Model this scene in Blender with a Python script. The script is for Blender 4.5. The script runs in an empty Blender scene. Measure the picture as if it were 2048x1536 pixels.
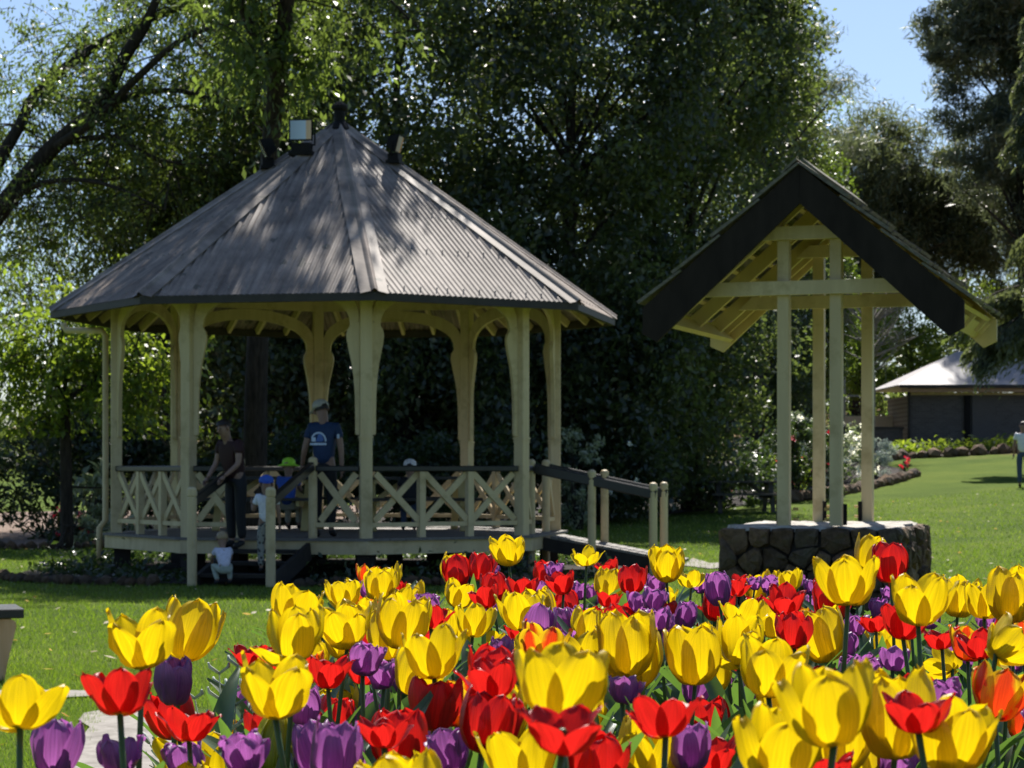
import bpy, bmesh, math, random
import numpy as np
from mathutils import Vector, Matrix, Euler
from mathutils.bvhtree import BVHTree

# ------------------------------------------------------------------ camera, world, sun, exposure
SC = bpy.context.scene
COL = SC.collection
R = math.radians
F, HY, EYE = 4285.0, 938.0, 1.38           # focal length in photo pixels, horizon row, eye height

cam_d = bpy.data.cameras.new('camera')
cam = bpy.data.objects.new('camera', cam_d)
COL.objects.link(cam)
SC.camera = cam
cam.location = (0, 0, EYE)
cam.rotation_euler = (R(90), 0, 0)
cam_d.sensor_width = 36
cam_d.lens = 36 * F / 2048
cam_d.shift_y = (HY - 768) / 2048
cam_d.clip_start, cam_d.clip_end = 0.05, 2000
cam_d.dof.use_dof = True
cam_d.dof.focus_distance = 4.0
cam_d.dof.aperture_fstop = 19

SUN_EL, SUN_AZ = R(51), R(6)
world = bpy.data.worlds.new('World')
SC.world = world
world.use_nodes = True
wn = world.node_tree
wn.nodes.clear()
w_out = wn.nodes.new('ShaderNodeOutputWorld')
w_bg = wn.nodes.new('ShaderNodeBackground')
w_sky = wn.nodes.new('ShaderNodeTexSky')
w_sky.sky_type = 'NISHITA'
w_sky.sun_disc = False
w_sky.sun_elevation = SUN_EL
w_sky.sun_rotation = SUN_AZ
w_sky.altitude = 600
w_sky.air_density = 1.0
w_sky.dust_density = 1.6
w_sky.ozone_density = 6.0
w_bg.inputs['Strength'].default_value = 0.07
wn.links.new(w_sky.outputs[0], w_bg.inputs[0])
wn.links.new(w_bg.outputs[0], w_out.inputs[0])

sun_d = bpy.data.lights.new('sun', 'SUN')
sun_d.energy = 5.0
sun_d.angle = R(0.53)
sun_d.color = (1.0, 0.95, 0.87)
sun = bpy.data.objects.new('sun', sun_d)
COL.objects.link(sun)
sdir = Vector((math.sin(SUN_AZ) * math.cos(SUN_EL), math.cos(SUN_AZ) * math.cos(SUN_EL), math.sin(SUN_EL)))
sun.rotation_euler = sdir.to_track_quat('Z', 'Y').to_euler()
sun.location = (10, 60, 60)

SC.view_settings.view_transform = 'Standard'
SC.view_settings.look = 'None'
SC.view_settings.gamma = 1.0
SC.view_settings.exposure = 0.9
SC.view_settings.use_curve_mapping = False
SC.cycles.max_bounces = 7
SC.cycles.transparent_max_bounces = 8
SC.cycles.sample_clamp_indirect = 6.0

# ------------------------------------------------------------------ helpers
def tag(o, label=None, cat=None, group=None, kind=None):
    if label: o['label'] = label
    if cat: o['category'] = cat
    if group: o['group'] = group
    if kind: o['kind'] = kind
    return o

def thing(name, label, cat, loc=(0, 0, 0), rotz=0.0, group=None):
    o = bpy.data.objects.new(name, None)
    o.empty_display_size = 0.1
    COL.objects.link(o)
    o.location = loc
    o.rotation_euler = (0, 0, rotz)
    return tag(o, label, cat, group)

def link(name, me, parent=None, loc=(0, 0, 0), rot=(0, 0, 0), scale=(1, 1, 1)):
    o = bpy.data.objects.new(name, me)
    COL.objects.link(o)
    if parent is not None: o.parent = parent
    o.location, o.rotation_euler, o.scale = loc, rot, scale
    return o

def tz(x, y):
    """height of the lawn"""
    u = min(max(0.0, y + x - 26.0), 112.0)
    return 0.0004 * u * u

def tz_np(x, y):
    u = np.clip(y + x - 26.0, 0, 112)
    return 0.0004 * u * u

def PX(px, Y): return (px - 1024) * Y / F
def PZ(py, Y): return EYE - (py - HY) * Y / F
def ground_at(px, py):
    """point of the lawn that the photograph shows at a pixel"""
    Y, best = 8.0, None
    while Y < 150:
        if PZ(py, Y) <= tz(PX(px, Y), Y):
            return Vector((PX(px, Y), Y, tz(PX(px, Y), Y)))
        Y += 0.05
    return Vector((PX(px, 90), 90, tz(PX(px, 90), 90)))

class MB:
    """collects shapes into one mesh"""
    def __init__(s): s.v, s.f, s.uv = [], [], None
    def add(s, vs, fs):
        n = len(s.v); s.v += [tuple(p) for p in vs]; s.f += [tuple(i + n for i in f) for f in fs]
    def box(s, c, size, rot=None):
        hx, hy, hz = (d / 2 for d in size)
        vs = [Vector((x, y, z)) for z in (-hz, hz) for x, y in ((-hx, -hy), (hx, -hy), (hx, hy), (-hx, hy))]
        if rot is not None: vs = [rot @ p for p in vs]
        c = Vector(c)
        s.add([p + c for p in vs], [(3, 2, 1, 0), (4, 5, 6, 7), (0, 1, 5, 4), (1, 2, 6, 5), (2, 3, 7, 6), (3, 0, 4, 7)])
    def beam(s, p0, p1, w, h, up=(0, 0, 1), bev=0.0):
        p0, p1 = Vector(p0), Vector(p1)
        d = (p1 - p0).normalized(); up = Vector(up)
        sx = d.cross(up)
        if sx.length < 1e-4: sx = d.cross(Vector((0, 1, 0)))
        sx.normalize(); uz = sx.cross(d).normalized()
        if bev > 0:
            b = bev
            prof = [(-w/2+b, -h/2), (w/2-b, -h/2), (w/2, -h/2+b), (w/2, h/2-b), (w/2-b, h/2), (-w/2+b, h/2), (-w/2, h/2-b), (-w/2, -h/2+b)]
        else:
            prof = [(-w/2, -h/2), (w/2, -h/2), (w/2, h/2), (-w/2, h/2)]
        n = len(prof)
        vs = [p + sx * a + uz * c for p in (p0, p1) for a, c in prof]
        fs = [tuple(range(n)), tuple(range(2*n-1, n-1, -1))] + [(i, i + n, (i + 1) % n + n, (i + 1) % n) for i in range(n)]
        s.add(vs, fs)
    def prism(s, poly, origin, ex, ey, ez, depth):
        """2-D outline in (ex, ey) pushed +-depth/2 along ez"""
        o, ex, ey, ez = Vector(origin), Vector(ex), Vector(ey), Vector(ez)
        n = len(poly)
        vs = [o + ex * a + ey * b + ez * d for d in (-depth / 2, depth / 2) for a, b in poly]
        fs = [tuple(range(n - 1, -1, -1)), tuple(range(n, 2 * n))] + [(i, (i + 1) % n, (i + 1) % n + n, i + n) for i in range(n)]
        s.add(vs, fs)
    def strip(s, lo, hi, origin, ex, ey, ez, depth):
        """band between two 2-D curves, pushed along ez"""
        o, ex, ey, ez = Vector(origin), Vector(ex), Vector(ey), Vector(ez)
        n = len(lo); vs = []
        for d in (-depth / 2, depth / 2):
            for c in (lo, hi):
                vs += [o + ex * a + ey * b + ez * d for a, b in c]
        fs = []
        for i in range(n - 1):
            fs += [(i + n, i + n + 1, i + 1, i), (2*n + i, 2*n + i + 1, 3*n + i + 1, 3*n + i),
                   (i, i + 1, 2*n + i + 1, 2*n + i), (n + i + 1, n + i, 3*n + i, 3*n + i + 1)]
        fs += [(0, 2*n, 3*n, n), (n - 1, 2*n - 1, 4*n - 1, 3*n - 1)]
        s.add(vs, fs)
    def tube(s, pts, rad, n=6, cap=True):
        pts = [Vector(p) for p in pts]
        if not hasattr(rad, '__len__'): rad = [rad] * len(pts)
        base = len(s.v); prev = None
        for i, p in enumerate(pts):
            d = (pts[min(i + 1, len(pts) - 1)] - pts[max(i - 1, 0)]).normalized()
            if prev is None:
                prev = d.orthogonal().normalized()
            prev = (prev - d * prev.dot(d)).normalized()
            b = d.cross(prev)
            for k in range(n):
                a = 2 * math.pi * k / n
                s.v.append(tuple(p + (prev * math.cos(a) + b * math.sin(a)) * rad[i]))
        for i in range(len(pts) - 1):
            for k in range(n):
                a, b2 = base + i * n + k, base + i * n + (k + 1) % n
                s.f.append((a, b2, b2 + n, a + n))
        if cap:
            s.f.append(tuple(base + k for k in range(n - 1, -1, -1)))
            s.f.append(tuple(base + (len(pts) - 1) * n + k for k in range(n)))
    def lathe(s, prof, c=(0, 0, 0), n=10):
        c = Vector(c); base = len(s.v)
        for r, z in prof:
            for k in range(n):
                a = 2 * math.pi * k / n
                s.v.append((c.x + r * math.cos(a), c.y + r * math.sin(a), c.z + z))
        for i in range(len(prof) - 1):
            for k in range(n):
                a, b = base + i * n + k, base + i * n + (k + 1) % n
                s.f.append((a, b, b + n, a + n))
        s.f.append(tuple(base + k for k in range(n - 1, -1, -1)))
        s.f.append(tuple(base + (len(prof) - 1) * n + k for k in range(n)))
    def mesh(s, name, m, smooth=False):
        me = bpy.data.meshes.new(name)
        me.from_pydata(s.v, [], s.f)
        if m: me.materials.append(m)
        if smooth: me.shade_smooth()
        me.update()
        return me
    def build(s, name, m, parent=None, smooth=False, **k):
        return link(name, s.mesh(name, m, smooth), parent, **k)

# ------------------------------------------------------------------ materials
def new_mat(name):
    m = bpy.data.materials.new(name); m.use_nodes = True
    nt = m.node_tree; nt.nodes.clear()
    out = nt.nodes.new('ShaderNodeOutputMaterial')
    b = nt.nodes.new('ShaderNodeBsdfPrincipled')
    nt.links.new(b.outputs[0], out.inputs[0])
    return m, nt, b, out

def ramp(nt, stops):
    r = nt.nodes.new('ShaderNodeValToRGB')
    e = r.color_ramp.elements
    while len(e) < len(stops): e.new(0.5)
    for el, (p, c) in zip(e, stops):
        el.position = p; el.color = (*c, 1) if len(c) == 3 else c
    return r

def coords(nt, kind='Object', scale=(1, 1, 1)):
    t = nt.nodes.new('ShaderNodeTexCoord'); mp = nt.nodes.new('ShaderNodeMapping')
    mp.inputs['Scale'].default_value = scale
    nt.links.new(t.outputs[kind], mp.inputs[0])
    return mp.outputs[0]

def noise(nt, vec, scale, detail=4, rough=0.6):
    n = nt.nodes.new('ShaderNodeTexNoise')
    n.inputs['Scale'].default_value = scale; n.inputs['Detail'].default_value = detail; n.inputs['Roughness'].default_value = rough
    if vec is not None: nt.links.new(vec, n.inputs['Vector'])
    return n

def bump(nt, b, h, strength=0.3, dist=0.01):
    bp = nt.nodes.new('ShaderNodeBump')
    bp.inputs['Strength'].default_value = strength; bp.inputs['Distance'].default_value = dist
    nt.links.new(h, bp.inputs['Height']); nt.links.new(bp.outputs[0], b.inputs['Normal'])

def surf(name, c0, c1, rough=0.6, scale=6, stretch=(1, 1, 1), bmp=0.25, bd=0.004, spec=0.4, lo=0.35, hi=0.65, c2=None, scale2=2.0):
    """two-tone weathered surface with fine relief"""
    m, nt, b, out = new_mat(name)
    v = coords(nt, 'Object', stretch)
    n = noise(nt, v, scale, 6)
    r = ramp(nt, [(lo, c0), (hi, c1)])
    nt.links.new(n.outputs[0], r.inputs[0])
    col = r.outputs[0]
    if c2 is not None:
        n2 = noise(nt, coords(nt, 'Object'), scale2, 5, 0.7)
        r2 = ramp(nt, [(0.52, (0, 0, 0)), (0.66, (1, 1, 1))])
        nt.links.new(n2.outputs[0], r2.inputs[0])
        mx = nt.nodes.new('ShaderNodeMixRGB')
        nt.links.new(r2.outputs[0], mx.inputs[0]); nt.links.new(col, mx.inputs[1]); mx.inputs[2].default_value = (*c2, 1)
        col = mx.outputs[0]
    nt.links.new(col, b.inputs['Base Color'])
    b.inputs['Roughness'].default_value = rough
    b.inputs['Specular IOR Level'].default_value = spec
    if bmp: bump(nt, b, n.outputs[0], bmp, bd)
    return m

def leafmat(name, stops, trans=(0.25, 0.4, 0.03), tmix=0.4, rough=0.35, spec=0.5, tone=False):
    """leaf: random tone per leaf, glossy top, light coming through"""
    m, nt, b, out = new_mat(name)
    g = nt.nodes.new('ShaderNodeNewGeometry')
    r = ramp(nt, stops)
    fac = g.outputs['Random Per Island']
    if tone:
        at = nt.nodes.new('ShaderNodeAttribute'); at.attribute_name = 'tone'
        m1 = nt.nodes.new('ShaderNodeMath'); m1.operation = 'MULTIPLY'; m1.inputs[1].default_value = .4
        nt.links.new(fac, m1.inputs[0])
        m2 = nt.nodes.new('ShaderNodeMath'); m2.operation = 'MULTIPLY_ADD'; m2.inputs[1].default_value = .6
        nt.links.new(at.outputs['Fac'], m2.inputs[0]); nt.links.new(m1.outputs[0], m2.inputs[2]); fac = m2.outputs[0]
    nt.links.new(fac, r.inputs[0])
    nt.links.new(r.outputs[0], b.inputs['Base Color'])
    b.inputs['Roughness'].default_value = rough; b.inputs['Specular IOR Level'].default_value = spec
    t = nt.nodes.new('ShaderNodeBsdfTranslucent')
    mx = nt.nodes.new('ShaderNodeMixRGB'); mx.blend_type = 'MULTIPLY'; mx.inputs[0].default_value = 0.6
    hs = nt.nodes.new('ShaderNodeHueSaturation')
    hs.inputs['Value'].default_value = 8.0
    nt.links.new(r.outputs[0], hs.inputs['Color'])
    mx.inputs[1].default_value = (*trans, 1)
    nt.links.new(hs.outputs[0], mx.inputs[2])
    nt.links.new(mx.outputs[0], t.inputs[0])
    ms = nt.nodes.new('ShaderNodeMixShader'); ms.inputs[0].default_value = tmix
    nt.links.new(b.outputs[0], ms.inputs[1]); nt.links.new(t.outputs[0], ms.inputs[2])
    nt.links.new(ms.outputs[0], out.inputs[0])
    return m

M = {}
M['cream'] = surf('cream_paint', (.54, .425, .235), (.63, .51, .29), .55, 7, (1, 1, .12), .3, .003, c2=(.44, .34, .175), scale2=2.6)
M['cream_yellow'] = surf('cream_yellow_paint', (.54, .42, .16), (.60, .48, .20), .5, 6, (1, 1, .3), .15, .003)
M['black'] = surf('black_paint', (.012, .012, .013), (.022, .021, .02), .38, 8, (1, 1, 1), .12, .002, .5)
M['barge'] = surf('dark_brown_barge', (.020, .0155, .0125), (.030, .0235, .019), .8, 9, (1, 1, .3), .25, .003, .12)
M['deck'] = surf('weathered_deck', (.13, .115, .10), (.20, .185, .165), .7, 9, (.4, 6, 6), .3, .004)
M['picnic'] = surf('weathered_timber', (.05, .043, .036), (.085, .074, .062), .85, 6, (.4, 5, 5))
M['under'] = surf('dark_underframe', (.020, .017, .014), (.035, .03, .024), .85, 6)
M['gutter'] = surf('brown_gutter', (.030, .024, .020), (.044, .036, .030), .6, 5)
M['fin'] = surf('dark_finial', (.009, .008, .007), (.016, .014, .012), .7, 6, spec=.15)
M['stone_top'] = surf('pale_stone', (.26, .24, .205), (.48, .445, .39), .8, 10, (1, 1, 1), .5, .01, .3, c2=(.12, .105, .09), scale2=6)
M['mortar'] = surf('mortar', (.05, .045, .04), (.09, .08, .07), .9, 20, (1, 1, 1), .5, .006)
M['soil'] = surf('soil', (.018, .012, .008), (.04, .028, .018), .95, 18, (1, 1, 1), .8, .02, .2)
M['mulch'] = surf('mulch', (.09, .06, .045), (.30, .22, .17), .95, 30, (1, 1, 1), .8, .02, .2)
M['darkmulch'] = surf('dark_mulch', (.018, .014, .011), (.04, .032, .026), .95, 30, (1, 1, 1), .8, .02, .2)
M['concrete'] = surf('path_concrete', (.19, .172, .15), (.275, .252, .222), .85, 14, (1, 1, 1), .35, .004, .3, c2=(.14, .125, .105), scale2=3)
M['bark'] = surf('dark_bark', (.018, .014, .011), (.05, .04, .032), .9, 5, (4, 4, .8), .8, .03, .2)
M['greybark'] = surf('grey_bark', (.06, .052, .046), (.13, .115, .10), .9, 5, (4, 4, .8), .7, .03, .2)
M['twig'] = surf('grey_twig', (.16, .14, .125), (.28, .25, .22), .9, 8)
M['shingle'] = surf('roof_board', (.10, .088, .07), (.20, .18, .145), .85, 6, (1, 8, 8), .5, .006, .25, c2=(.10, .10, .05), scale2=5)
M['brick'] = None
M['skin'] = surf('skin', (.25, .15, .105), (.30, .18, .13), .5, 8, bmp=.05)
M['hair'] = surf('dark_hair', (.012, .008, .006), (.03, .02, .014), .55, 40, (1, 1, .2), .4)
M['fairhair'] = surf('fair_hair', (.30, .22, .12), (.40, .30, .18), .55, 40, (1, 1, .2), .4)
M['metal'] = surf('galvanised', (.22, .22, .21), (.32, .32, .31), .4, 8)
M['brass'] = surf('brass', (.55, .38, .12), (.65, .46, .16), .35, 8)
M['benchwood'] = surf('varnished_timber', (.62, .35, .17), (.72, .44, .25), .45, 4, (6, 6, .5), .15, .003)

def plain(name, c, rough=.7):
    return surf(name, tuple(x * .88 for x in c), tuple(min(1, x * 1.1) for x in c), rough, 30, bmp=.1)
for nm, c in dict(navy=(.012, .035, .10), white=(.78, .78, .80), lime=(.42, .85, .06), maroon=(.028, .006, .007), darkcloth=(.012, .012, .015),
                  jeans=(.05, .08, .16), khaki=(.34, .33, .26), palewhite=(.62, .62, .72), blue=(.03, .10, .45), capgrey=(.42, .40, .34), shoe=(.02, .02, .02),
                  logo=(.55, .65, .8), logoblue=(.08, .16, .42), palegreen=(.36, .40, .33)).items():
    M[nm] = plain('cloth_' + nm, c)

# corrugated roof: brownish grey sheet, lichen spots, rust streaks down the slope (uv: x along eave in m, y up the slope in m)
def roof_mat():
    m, nt, b, out = new_mat('corrugated_roof')
    uv = nt.nodes.new('ShaderNodeUVMap')
    n1 = noise(nt, uv.outputs[0], 2.2, 6, .65)
    r1 = ramp(nt, [(.3, (.135, .110, .092)), (.7, (.37, .312, .266))])
    nt.links.new(n1.outputs[0], r1.inputs[0])
    mp = nt.nodes.new('ShaderNodeMapping'); mp.inputs['Scale'].default_value = (13, .7, 1)
    nt.links.new(uv.outputs[0], mp.inputs[0])
    n2 = noise(nt, mp.outputs[0], 1.0, 4, .6)
    r2 = ramp(nt, [(.35, (.66, .64, .63)), (.65, (1.15, 1.11, 1.07))])
    nt.links.new(n2.outputs[0], r2.inputs[0])
    mx = nt.nodes.new('ShaderNodeMixRGB'); mx.blend_type = 'MULTIPLY'; mx.inputs[0].default_value = 1
    nt.links.new(r1.outputs[0], mx.inputs[1]); nt.links.new(r2.outputs[0], mx.inputs[2])
    # lichen: round spots
    v = nt.nodes.new('ShaderNodeTexVoronoi'); v.inputs['Scale'].default_value = 4.2; v.inputs['Randomness'].default_value = 1
    nd = noise(nt, uv.outputs[0], 14, 3, .6)
    ad = nt.nodes.new('ShaderNodeMixRGB'); ad.blend_type = 'ADD'; ad.inputs[0].default_value = .08
    nt.links.new(uv.outputs[0], ad.inputs[1]); nt.links.new(nd.outputs['Color'], ad.inputs[2])
    nt.links.new(ad.outputs[0], v.inputs['Vector'])
    sz = nt.nodes.new('ShaderNodeSeparateColor'); nt.links.new(v.outputs['Color'], sz.inputs[0])
    ma = nt.nodes.new('ShaderNodeMath'); ma.operation = 'MULTIPLY_ADD'; ma.inputs[1].default_value = .36; ma.inputs[2].default_value = -.09
    nt.links.new(sz.outputs[0], ma.inputs[0])
    lt = nt.nodes.new('ShaderNodeMath'); lt.operation = 'LESS_THAN'
    nt.links.new(v.outputs['Distance'], lt.inputs[0]); nt.links.new(ma.outputs[0], lt.inputs[1])
    mul = nt.nodes.new('ShaderNodeMath'); mul.operation = 'MULTIPLY'; mul.inputs[1].default_value = .75
    nt.links.new(lt.outputs[0], mul.inputs[0])
    mx2 = nt.nodes.new('ShaderNodeMixRGB'); mx2.inputs[2].default_value = (.075, .075, .058, 1)
    nt.links.new(mul.outputs[0], mx2.inputs[0]); nt.links.new(mx.outputs[0], mx2.inputs[1])
    nt.links.new(mx2.outputs[0], b.inputs['Base Color'])
    b.inputs['Roughness'].default_value = .6; b.inputs['Specular IOR Level'].default_value = .25
    bump(nt, b, n1.outputs[0], .2, .004)
    return m
M['roof'] = roof_mat()

def stone_mat():
    m, nt, b, out = new_mat('wall_stone')
    oi = nt.nodes.new('ShaderNodeObjectInfo')
    r = ramp(nt, [(0, (.085, .06, .042)), (.35, (.23, .145, .082)), (.6, (.115, .09, .068)), (.8, (.27, .18, .105)), (1, (.16, .092, .06))])
    nt.links.new(oi.outputs['Random'], r.inputs[0])
    n = noise(nt, coords(nt, 'Object'), 14, 8, .7)
    r2 = ramp(nt, [(.3, (.35, .35, .34)), (.7, (1.35, 1.3, 1.25))]); nt.links.new(n.outputs[0], r2.inputs[0])
    mx = nt.nodes.new('ShaderNodeMixRGB'); mx.blend_type = 'MULTIPLY'; mx.inputs[0].default_value = 1
    nt.links.new(r.outputs[0], mx.inputs[1]); nt.links.new(r2.outputs[0], mx.inputs[2])
    nt.links.new(mx.outputs[0], b.inputs['Base Color'])
    b.inputs['Roughness'].default_value = .85; b.inputs['Specular IOR Level'].default_value = .25
    bump(nt, b, n.outputs[0], 1.0, .04)
    n3 = noise(nt, coords(nt, 'Object'), 5, 5, .7)
    r3 = ramp(nt, [(.55, (0, 0, 0)), (.7, (.8, .8, .8))]); nt.links.new(n3.outputs[0], r3.inputs[0])
    m3 = nt.nodes.new('ShaderNodeMixRGB'); m3.inputs[2].default_value = (.06, .065, .035, 1)
    nt.links.new(r3.outputs[0], m3.inputs[0]); nt.links.new(mx.outputs[0], m3.inputs[1]); nt.links.new(m3.outputs[0], b.inputs['Base Color'])
    return m
M['stone'] = stone_mat()

def lawn_mat():
    m, nt, b, out = new_mat('lawn')
    v = coords(nt, 'Object')
    big = noise(nt, v, .35, 5, .6); fine = noise(nt, v, 38, 4, .7)
    r = ramp(nt, [(.3, (.056, .092, .014)), (.5, (.084, .124, .019)), (.68, (.112, .148, .024)), (.8, (.15, .155, .042))])
    nt.links.new(big.outputs[0], r.inputs[0])
    r2 = ramp(nt, [(.3, (.55, .58, .5)), (.7, (1.3, 1.3, 1.25))]); nt.links.new(fine.outputs[0], r2.inputs[0])
    mx = nt.nodes.new('ShaderNodeMixRGB'); mx.blend_type = 'MULTIPLY'; mx.inputs[0].default_value = 1
    nt.links.new(r.outputs[0], mx.inputs[1]); nt.links.new(r2.outputs[0], mx.inputs[2])
    # worn, earthy strip near the shed bed
    sp = nt.nodes.new('ShaderNodeSeparateXYZ'); nt.links.new(v, sp.inputs[0])
    add = nt.nodes.new('ShaderNodeMath'); add.operation = 'ADD'
    nt.links.new(sp.outputs[0], add.inputs[0]); nt.links.new(sp.outputs[1], add.inputs[1])
    n3 = noise(nt, v, .6, 4, .6)
    ma = nt.nodes.new('ShaderNodeMath'); ma.operation = 'MULTIPLY_ADD'; ma.inputs[1].default_value = 14
    nt.links.new(n3.outputs[0], ma.inputs[0]); nt.links.new(add.outputs[0], ma.inputs[2])
    mr = nt.nodes.new('ShaderNodeMapRange'); mr.inputs['From Min'].default_value = 100; mr.inputs['From Max'].default_value = 106
    nt.links.new(ma.outputs[0], mr.inputs[0])
    mx2 = nt.nodes.new('ShaderNodeMixRGB'); mx2.inputs[2].default_value = (.26, .18, .10, 1)
    nt.links.new(mr.outputs[0], mx2.inputs[0]); nt.links.new(mx.outputs[0], mx2.inputs[1])
    nt.links.new(mx2.outputs[0], b.inputs['Base Color'])
    b.inputs['Roughness'].default_value = .85; b.inputs['Specular IOR Level'].default_value = .03
    bump(nt, b, fine.outputs[0], .9, .03)
    return m
M['lawn'] = lawn_mat()
M['grass'] = leafmat('grass_blade', [(0, (.048, .086, .013)), (.5, (.080, .122, .019)), (.9, (.125, .152, .032)), (1, (.30, .28, .13))], (.27, .36, .04), .42, .28, .45)

def brick_mat():
    m, nt, b, out = new_mat('brown_brick')
    v = coords(nt, 'Object')
    sp = nt.nodes.new('ShaderNodeSeparateXYZ'); nt.links.new(v, sp.inputs[0])
    cb = nt.nodes.new('ShaderNodeCombineXYZ'); nt.links.new(sp.outputs[0], cb.inputs[0]); nt.links.new(sp.outputs[2], cb.inputs[1])
    br = nt.nodes.new('ShaderNodeTexBrick'); br.inputs['Scale'].default_value = 1
    br.inputs['Brick Width'].default_value = .24; br.inputs['Row Height'].default_value = .086; br.inputs['Mortar Size'].default_value = .006
    br.inputs['Color1'].default_value = (.085, .072, .064, 1); br.inputs['Color2'].default_value = (.12, .10, .088, 1); br.inputs['Mortar'].default_value = (.15, .14, .125, 1)
    nt.links.new(cb.outputs[0], br.inputs[0]); nt.links.new(br.outputs[0], b.inputs['Base Color'])
    b.inputs['Roughness'].default_value = .85
    bump(nt, b, br.outputs['Fac'], -.4, .005)
    return m
M['brick'] = brick_mat()
M['shedroof'] = surf('grey_sheet_roof', (.23, .215, .22), (.33, .31, .315), .6, 4, (14, 1, 1), .3, .01)
M['shedtrim'] = plain('shed_trim', (.42, .26, .15))
M['palewall'] = plain('pale_wall', (.45, .43, .38))

# leaves
M['evergreen'] = leafmat('evergreen_leaf', [(0, (.010, .017, .009)), (.3, (.024, .038, .019)), (.65, (.066, .088, .046)), (1, (.15, .165, .085))], (.31, .37, .09), .38, .42, .8, True)
M['evergreen_light'] = leafmat('bright_evergreen_leaf', [(0, (.014, .030, .008)), (.5, (.038, .07, .016)), (1, (.10, .14, .03))], (.36, .44, .06), .42, .42, .7, True)
M['ash'] = leafmat('ash_leaf', [(0, (.016, .034, .010)), (.5, (.042, .072, .018)), (1, (.11, .145, .03))], (.38, .44, .10), .42, .42, .6, True)
M['lime_leaf'] = leafmat('young_leaf', [(0, (.035, .07, .012)), (.6, (.085, .13, .02)), (1, (.16, .19, .035))], (.46, .50, .08), .46, .45, .5, True)
M['needle'] = leafmat('pine_needle', [(0, (.032, .042, .028)), (.5, (.085, .10, .065)), (1, (.18, .20, .135))], (.30, .33, .17), .35, .4, .6, True)
M['cedar'] = leafmat('cedar_needle', [(0, (.045, .056, .034)), (.6, (.10, .115, .068)), (1, (.17, .185, .11))], (.28, .31, .13), .35, .45, .4, True)
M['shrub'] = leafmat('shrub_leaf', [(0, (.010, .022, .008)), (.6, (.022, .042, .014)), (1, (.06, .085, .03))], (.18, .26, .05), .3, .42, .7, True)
M['silver'] = leafmat('silver_leaf', [(0, (.30, .33, .30)), (1, (.52, .55, .52))], (.3, .33, .26), .25, .6, .3)
M['greyleaf'] = leafmat('pale_shrub_leaf', [(0, (.10, .13, .08)), (.5, (.22, .25, .17)), (1, (.42, .44, .36))], (.3, .34, .15), .3, .4, .5)
M['pinkpetal'] = leafmat('pink_petal', [(0, (.45, .03, .08)), (1, (.62, .10, .16))], (.6, .06, .1), .35, .5, .3)
M['whitepetal'] = leafmat('white_petal', [(0, (.55, .53, .50)), (1, (.78, .77, .74))], (.6, .6, .5), .35, .5, .3)

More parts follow.
